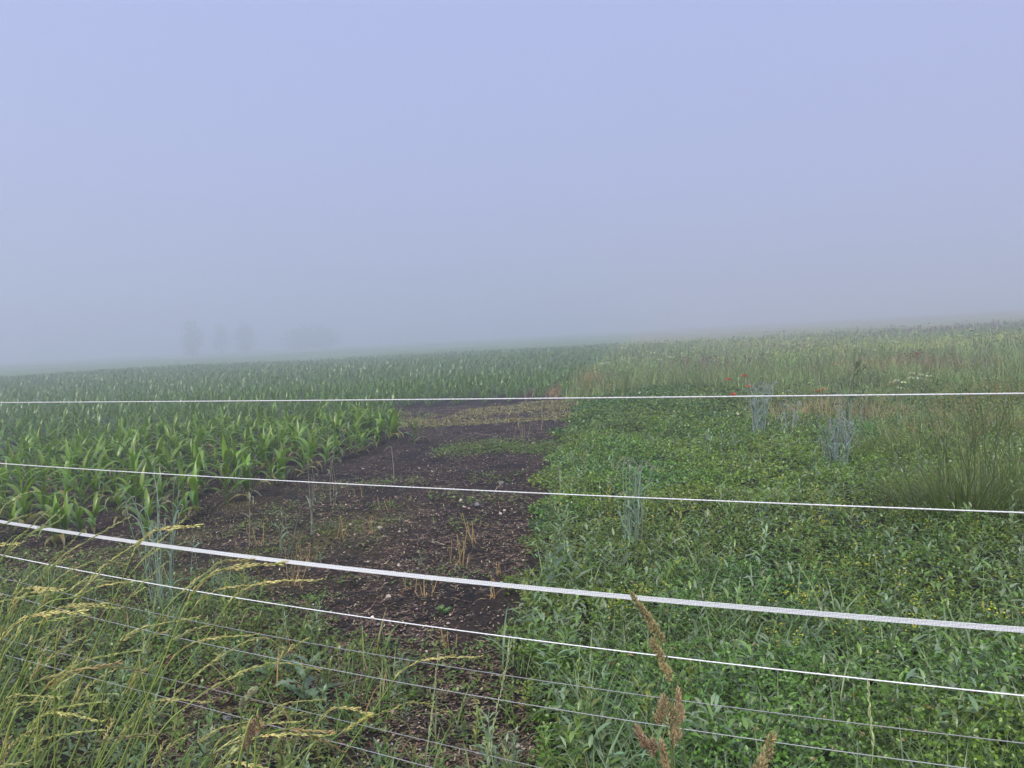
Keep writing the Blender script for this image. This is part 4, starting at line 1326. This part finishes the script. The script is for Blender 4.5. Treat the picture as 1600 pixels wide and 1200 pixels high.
# ------------------------------------------------------------------ big tussock of tall grass on the right
def tussock(px, py, label, nb, nstem, h, spread, seed, c):
    rg = np.random.default_rng(seed)
    b = G(px, py); z0 = float(gz(b[0], b[1]))
    t = thing('grass_tussock', label, 'grass tussock', (b[0], b[1], z0))
    n = nb
    P = np.concatenate([rg.normal(0, spread, (n, 2)), np.zeros((n, 1))], 1)
    az = np.arctan2(P[:, 1], P[:, 0]) + rg.normal(0, .7, n)
    V, Q, C = blades(P, az, rg.uniform(.35, .9, n) * h, rg.uniform(1.0, 1.5, n), rg.uniform(.5, 2.0, n), rg.uniform(.005, .010, n), vary(c, n, .2, .1, rg), 6, 'grass', .2)
    tuft = part('blade_tuft', to_mesh('blade_tuft', V, Q, C, M_grass), t); tuft['kind'] = 'stuff'
    for k in range(nstem):
        x, y = rg.normal(0, spread * .8, 2)
        a = rg.uniform(0, 6.28) if k % 3 else math.pi + rg.normal(0, .5)
        l = rg.uniform(.15, .55) * h
        hh = h * rg.uniform(.75, 1.15)
        pts = spline([(x, y, 0), (x + .25 * l * np.cos(a), y + .25 * l * np.sin(a), hh * .5), (x + .65 * l * np.cos(a), y + .65 * l * np.sin(a), hh * .85), (x + l * np.cos(a), y + l * np.sin(a), hh)], 16)
        V, Q, C = tube(pts, np.linspace(.0024, .0012, 16), 4, vary((.13, .17, .06), 1, .2, .1, rg)[0])
        st = part('stem', to_mesh('stem', V, Q, C, M_grass), t)
        # airy panicle
        m = 34
        q = pts[-1] - (pts[-1] - pts[-4]) * rg.random((m, 1)) + rg.normal(0, .028, (m, 3)) * np.linspace(1.2, .3, m)[:, None]
        pn = part('panicle', gmesh('panicle', Geo().add(*spindles(q, (pts[-1] - pts[-4]) + rg.normal(0, .05, (m, 3)), .022, .004, vary((.32, .31, .15), m, .2, .08, rg), 3)), M_seed), st)
        pn['kind'] = 'stuff'
tussock(1515, 838, 'large dark green grass tussock towering over the clover', 620, 50, 1.0, .19, 700, (.14, .19, .045))
tussock(1590, 800, 'broad grass tussock growing behind the large dark one', 420, 34, .95, .22, 701, (.15, .20, .055))
tussock(1430, 720, 'loose olive grass tussock between blue stalks and the large dark tussock', 520, 34, .85, .35, 702, (.17, .215, .07))
tussock(1545, 690, 'tall olive grass tussock at the back behind the large dark one', 520, 34, .95, .4, 703, (.17, .21, .07))

# ------------------------------------------------------------------ leafy weeds standing singly
def toothed(P, az, L, phi, bend, W, c, S=10, teeth=.35, rg=R):
    """one long leaf with a jagged margin and a midrib fold"""
    V, Q, C = blades(P, az, L, phi, bend, W, c, S, 'lance', .25)
    V = V.reshape(S + 1, 3, 3)
    for i in range(1, S):
        k = (1 + teeth) if i % 2 else (1 - teeth)
        for e in (0, 2):
            V[i, e] = V[i, 1] + (V[i, e] - V[i, 1]) * k
    return V.reshape(-1, 3), Q, C
def weed(name, px, py, label, h_px, n, leafL, leafW, c, seed, kind='lance', cat='weed', group=None, stemmed=True):
    rg = np.random.default_rng(seed)
    b = G(px, py); z0 = float(gz(b[0], b[1]))
    t = thing(name, label, cat, (b[0], b[1], z0), group=group)
    h = h_px / F * b[1]
    if stemmed:
        pts = spline([(0, 0, -.01), (rg.normal(0, .01), rg.normal(0, .01), h * .5), (rg.normal(0, .015), rg.normal(0, .015), h)], 8)
        V, Q, C = tube(pts, np.linspace(.004, .002, 8), 6, np.array(c) * 1.05)
        part('stem', to_mesh('stem', V, Q, C, M_leaf), t)
    a = rg.uniform(0, 6.28)
    for i in range(n):
        f = i / max(1, n - 1)
        a += 2.4
        p = pts[int(f * 6.9) + 0] if stemmed else np.array([0, 0, .01])
        L = leafL * (1 - .55 * f if stemmed else rg.uniform(.6, 1.1)) * rg.uniform(.85, 1.15)
        W = leafW * (1 - .4 * f if stemmed else 1) * rg.uniform(.85, 1.15)
        phi = rg.uniform(.25, .8) + (.5 * f if stemmed else .45)
        cc = vary(c, 1, .12, .06, rg)[0]
        if kind == 'toothed':
            m = toothed(p, a, L, phi, rg.uniform(.4, 1.3), W, cc, 10, .4, rg)
        else:
            m = blades(p, a, L, phi, rg.uniform(.4, 1.4), W, cc, 7, 'lance', .3, .1)
        part('leaf', to_mesh('leaf', *m, M_leaf), t)
    return t
GG, BG = (.15, .23, .11), (.16, .24, .14)
weed('sow_thistle', 478, 1095, 'large blue-green jagged-leaved thistle in the verge under the thin wires', 70, 13, .20, .05, BG, 801, 'toothed')
weed('sow_thistle', 425, 1060, 'jagged grey-green thistle rosette left of the large one', 26, 9, .15, .04, BG, 802, 'toothed')
weed('goosefoot', 628, 1085, 'upright lance-leaved weed standing against the dark soil', 70, 15, .075, .028, GG, 803)
weed('goosefoot', 365, 935, 'bright leafy weed beside the golden hooked grass head', 34, 12, .08, .025, (.11, .2, .06), 804)
weed('goosefoot', 905, 1070, 'grey-green leafy weed on the clover edge under the low rope', 76, 18, .10, .035, GG, 805)
weed('goosefoot', 880, 1105, 'broad-leaved grey weed in front of the clover edge weed', 50, 14, .10, .04, GG, 806)
weed('sow_thistle', 985, 1130, 'spiny bluish thistle behind the cocksfoot heads', 60, 13, .14, .04, BG, 807, 'toothed')
weed('sow_thistle', 950, 975, 'bluish thistle just under the tape above the clover', 46, 12, .14, .04, BG, 808, 'toothed')
weed('sow_thistle', 830, 1000, 'thistle at the boundary of clover and soil under the tape', 40, 11, .12, .035, GG, 809, 'toothed')
weed('dock', 1400, 1150, 'low dock with big ribbed light green leaves below the low ropes', 10, 10, .26, .07, (.15, .27, .05), 810, 'lance', stemmed=False)
weed('dock', 1465, 1195, 'broad glossy yellow-green dock leaves beside the ribbed dock', 10, 11, .27, .09, (.19, .33, .035), 811, 'lance', stemmed=False)
weed('dock', 1240, 940, 'dock with dark rounded leaves just above the tape', 14, 9, .24, .06, (.085, .15, .06), 812, 'lance', stemmed=False)
weed('dock', 1400, 930, 'dark broad-leaved plant in the clover above the tape', 14, 9, .24, .06, (.08, .15, .05), 813, 'lance', stemmed=False)
weed('goosefoot', 1095, 800, 'pale bluish leafy weed under the second rope in the clover', 30, 12, .13, .04, BG, 814)
weed('goosefoot', 1215, 815, 'pale leafy weed right of the bluish one under the second rope', 28, 12, .13, .04, BG, 815)
weed('goosefoot', 1290, 1000, 'silvery weed just below the tape among yellow flowers', 34, 12, .08, .025, (.15, .22, .14), 816)
weed('goosefoot', 235, 1010, 'grey weed at the foot of the tall rye clump', 40, 12, .09, .03, GG, 817)
weed('goosefoot', 150, 1035, 'grey-green weed in the verge below the first thin wires', 50, 12, .10, .03, GG, 818)
weed('goosefoot', 540, 1120, 'leafy green weed between the large thistle and the lance-leaved weed', 34, 12, .09, .03, (.1, .19, .06), 819)
weed('goosefoot', 1510, 862, 'pale sprig standing at the dark foot of the large tussock', 42, 10, .06, .02, (.24, .28, .2), 820)
weed('goosefoot', 500, 880, 'tiny green sprout beside the whitish stone on the left of the soil', 14, 8, .06, .02, GG, 821)
weed('goosefoot', 655, 880, 'pale green sprout in the middle of the bare soil', 18, 9, .09, .02, (.13, .19, .09), 822)
weed('sow_thistle', 690, 960, 'low green rosette on the soil between tape and low rope', 10, 10, .09, .03, (.09, .17, .04), 823, 'toothed')

# ------------------------------------------------------------------ flowers
def sprig_proto(seed):
    rg = np.random.default_rng(seed)
    t = thing('yellow_sprig', 'small yellow-flowered sprig standing in the clover', 'flower', group='yellow sprigs in the clover')
    h = rg.uniform(.2, .3)
    g, fl = Geo(), Geo()
    for k in range(5):
        a = rg.uniform(0, 6.28); l = rg.uniform(.03, .1)
        pts = spline([(0, 0, 0), (l * .3 * np.cos(a), l * .3 * np.sin(a), h * .6), (l * np.cos(a), l * np.sin(a), h * rg.uniform(.8, 1.05))], 6)
        g.add(*tube(pts, np.linspace(.0018, .001, 6), 4, (.12, .19, .05)))
        n = 9
        g.add(*leaves(pts[rg.integers(1, 5, n)], rg.uniform(0, 6.28, n), rg.normal(.3, .3, n), 0, .03, .012, vary((.10, .18, .04), n, .2, .1, rg)))
        m = 9
        P = pts[-1] + rg.normal(0, .014, (m, 3))
        fl.add(*leaves(P, rg.uniform(0, 6.28, m), rg.uniform(0, 1.2, m), 0, .0085, .0085, vary((.42, .41, .05), m, .2, .05, rg)))
    part('stem', gmesh('stem', g, M_leaf), t)
    part('blossoms', gmesh('blossoms', fl, M_petal), t)
    return t
SP = [(1350, 905), (1375, 890), (1395, 880), (1330, 940), (1310, 950), (1300, 965), (1260, 990), (1255, 1005), (1425, 985), (1432, 1000), (1390, 930), (1440, 880), (1470, 870), (1290, 835), (1310, 845),
      (1275, 870), (885, 900), (960, 870), (985, 905), (1010, 880), (1130, 845), (1085, 835), (1140, 930), (1150, 920), (1000, 1005), (1010, 1020), (980, 1010), (1040, 775), (1000, 740), (1180, 760), (1210, 780),
      (1140, 700), (1160, 695), (930, 640), (945, 650), (1240, 1030), (1320, 1040), (1345, 1010), (1500, 990), (1560, 960), (1540, 880), (1395, 850), (1230, 880), (1060, 950), (905, 950), (1580, 1040), (1420, 1040), (1220, 1090), (1170, 860), (1035, 840)]
sp = [sprig_proto(900 + k) for k in range(6)]
for k, (px, py) in enumerate(SP):
    t = sp[k] if k < 6 else copy_tree(sp[k % 6])
    b = G(px + R.normal(0, 4), py)
    t.location = (b[0], b[1], float(gz(b[0], b[1])))
    t.rotation_euler.z = R.uniform(0, 6.28)
    s = R.uniform(.85, 1.25); t.scale = (s, s, s)

def poppy(px, py, d, label, seed, c=(.60, .07, .03), size=1.0, group=None):
    rg = np.random.default_rng(seed)
    top = PD(px, py, d)
    z0 = float(gz(top[0], d))
    h = top[2] - z0
    t = thing('poppy', label, 'poppy', (top[0], d, z0), group=group)
    pts = spline([(rg.normal(0, .02), 0, 0), (.01, 0, h * .5), (0, 0, h)], 7)
    V, Q, C = tube(pts, .003, 4, (.11, .17, .07))
    part('stem', to_mesh('stem', V, Q, C, M_grass), t)
    for k in range(4):
        V, Q, C = leaves([(0, 0, h - .005)], k * 1.57 + rg.normal(0, .2), rg.uniform(.3, .9), rg.normal(0, .2), .075 * size, .095 * size, vary(c, 1, .1, .05, rg)[0], .35)
        part('petal', to_mesh('petal', V, Q, C, M_petal), t)
    part('seed_pod', gmesh('seed_pod', Geo().add(*spindles([(0, 0, h - .01)], [(0, 0, 1)], .022, .016, (.05, .06, .03), 6)), M_seed), t)
for k, (px, py, d, lab) in enumerate([
        (1163, 589, 17.0, 'bright red poppy, the tallest of those by the blue stalks'),
        (1139, 594, 17.5, 'small red poppy left of the tallest one'),
        (1170, 605, 16.0, 'orange-red poppy touching the grey heads of the blue stalks'),
        (1146, 618, 15.0, 'red poppy just above the top rope'),
        (1285, 610, 16.0, 'red poppy by the tall green oats above the top rope'),
        (1277, 613, 16.0, 'orange-red poppy beside the one by the green oats'),
        (1302, 570, 24.0, 'faint red poppy behind the tall green oats'),
        (1314, 569, 25.0, 'faint dark red poppy beside another behind the green oats')]):
    poppy(px, py, d, lab, 950 + k, (.62, .09, .04) if 'orange' not in lab else (.6, .16, .05), 1.15 if d < 20 else 1.0)
for k in range(20):
    px, py = 1428 + R.normal(0, 15), 558 + R.normal(0, 6)
    poppy(px, py, 25 + R.normal(0, .8), 'dark red poppy in the dim crimson patch of the meadow', 970 + k, (.22, .035, .03), 1.0, 'poppies in the crimson patch')

def umbel(px, py, d, label, seed, c=(.72, .74, .66), size=1.0, group=None):
    rg = np.random.default_rng(seed)
    top = PD(px, py, d); z0 = float(gz(top[0], d)); h = top[2] - z0
    t = thing('white_umbel', label, 'flower', (top[0], d, z0), group=group)
    V, Q, C = tube(spline([(0, 0, 0), (.02, 0, h * .5), (0, 0, h)], 6), .004, 4, (.12, .17, .08))
    part('stem', to_mesh('stem', V, Q, C, M_grass), t)
    n = 34
    a = rg.uniform(0, 6.28, n); r = .075 * size * rg.random(n) ** .5
    P = np.stack([r * np.cos(a), r * np.sin(a), h + .012 * rg.standard_normal(n) - r * .2], -1)
    part('flower_head', gmesh('flower_head', Geo().add(*leaves(P, a, .1, rg.normal(0, .3, n), .028, .026, vary(c, n, .08, .02, rg))), M_petal), t)
for k, (px, py) in enumerate([(1401, 594), (1412, 597), (1425, 583), (1440, 585), (1437, 591), (1451, 587), (1405, 605), (1443, 607), (1424, 590), (1393, 597)]):
    umbel(px, py, 15.5 + R.normal(0, .5), 'flat white flower head in the cluster right of the dark-headed stalks', 1000 + k, size=.5, group='white flowers right of the dark-headed stalks')
for k, (px, py) in enumerate([(948, 566), (940, 568), (1038, 553), (1045, 557), (1050, 558), (1031, 561), (974, 543), (1020, 551), (992, 559)]):
    umbel(px, py, 24 + R.normal(0, 1), 'small white flower head in the haze behind the darker green herbs', 1020 + k, group='white flowers behind the dark herbs')
for k, (px, py) in enumerate([(1556, 640 + 76), (1590, 716), (1450, 727), (1568, 735), (1395, 742), (1388, 747)]):
    umbel(px, py, 8.0 + R.normal(0, .2), 'tiny white flower among the tall tussock grasses', 1040 + k, size=.28, group='tiny white flowers in the tussocks')
# tall dark seed stalks against the fog
def dock_stalk(px, top, base, label, seed):
    rg = np.random.default_rng(seed)
    b = G(px, base); z0 = float(gz(b[0], b[1]))
    h = (base - top) / F * b[1]
    t = thing('dock_stalk', label, 'dock', (b[0], b[1], z0))
    V, Q, C = tube(spline([(0, 0, 0), (.02, 0, h * .5), (0, 0, h)], 6), np.linspace(.006, .003, 6), 4, (.12, .09, .06))
    part('stem', to_mesh('stem', V, Q, C, M_straw), t)
    n = 130
    z = rg.uniform(.4, 1.0, n)
    P = np.stack([rg.normal(0, .13, n) * (1.1 - z), rg.normal(0, .13, n) * (1.1 - z), z * h], -1)
    part('seed_head', gmesh('seed_head', Geo().add(*leaves(P, rg.uniform(0, 6.28, n), rg.uniform(0, 1.3, n), 0, .06, .04, vary((.085, .05, .04), n, .2, .06, rg))), M_seed), t)
def oats(px, base, top, label, seed):
    rg = np.random.default_rng(seed)
    b = G(px, base); z0 = float(gz(b[0], b[1])); h = (base - top) / F * b[1]
    t = thing('oat_plant', label, 'oats', (b[0], b[1], z0))
    for k in range(5):
        a = rg.uniform(-.5, .8); l = rg.uniform(.05, .4) * h * .5
        hh = h * rg.uniform(.7, 1)
        pts = spline([(0, 0, 0), (l * .3, 0, hh * .5), (l * .8, rg.normal(0, .03), hh * .9), (l * 1.2, rg.normal(0, .03), hh)], 9)
        st = part('stem', to_mesh('stem', *tube(pts, np.linspace(.005, .0025, 9), 5, (.11, .16, .07)), M_grass), t)
        part('ear', gmesh('ear', Geo().add(*spindles(pts[-3:].repeat(4, 0) + rg.normal(0, .012, (12, 3)), np.array([[.45, 0, 1]]) + rg.normal(0, .3, (12, 3)), .055, .009, vary((.07, .10, .045), 12, .15, .06, rg))), M_seed), st)
        part('leaf', to_mesh('leaf', *blades(pts[rg.integers(2, 6)], rg.uniform(0, 6.28), .3, 1.1, 1.6, .022, (.08, .13, .05), 6, 'grass', .25), M_grass), t)
oats(1318, 700, 565, 'tall dark green oats rising above the blue-grey stalk bundle', 11)

# the lone corn plant that stands out into the soil
b = G(648, 694)
t = thing('corn_plant', 'lone corn plant standing out into the bare soil', 'corn plant', (b[0], b[1], float(gz(b[0], b[1]))), 1.2, sc=.9)
for nm, me in corn_src[3]:
    obj(nm, me, t)

# ------------------------------------------------------------------ haze
def haze():
    b = 450.0
    z0, z1 = -27.0, 34.0
    V = np.array([(x, y, z) for z in (z0, z1) for x, y in ((-b, -b), (b, -b), (b, b), (-b, b))], float)
    Q = np.array([(3, 2, 1, 0), (4, 5, 6, 7), (0, 1, 5, 4), (1, 2, 6, 5), (2, 3, 7, 6), (3, 0, 4, 7)])
    m = bpy.data.materials.new('fog'); m.use_nodes = True
    n = m.node_tree.nodes; l = m.node_tree.links
    n.remove(n['Principled BSDF'])
    pv = n.new('ShaderNodeVolumePrincipled')
    pv.inputs['Color'].default_value = (.875, .90, 1.0, 1)
    pv.inputs['Density'].default_value = .0088
    pv.inputs['Anisotropy'].default_value = .5
    l.new(pv.outputs[0], n['Material Output'].inputs['Volume'])
    o = obj('haze', to_mesh('haze', V, Q, (1, 1, 1), m, False))
    tag(o, 'thick pale morning fog over the whole field', 'fog', kind='stuff')
haze()
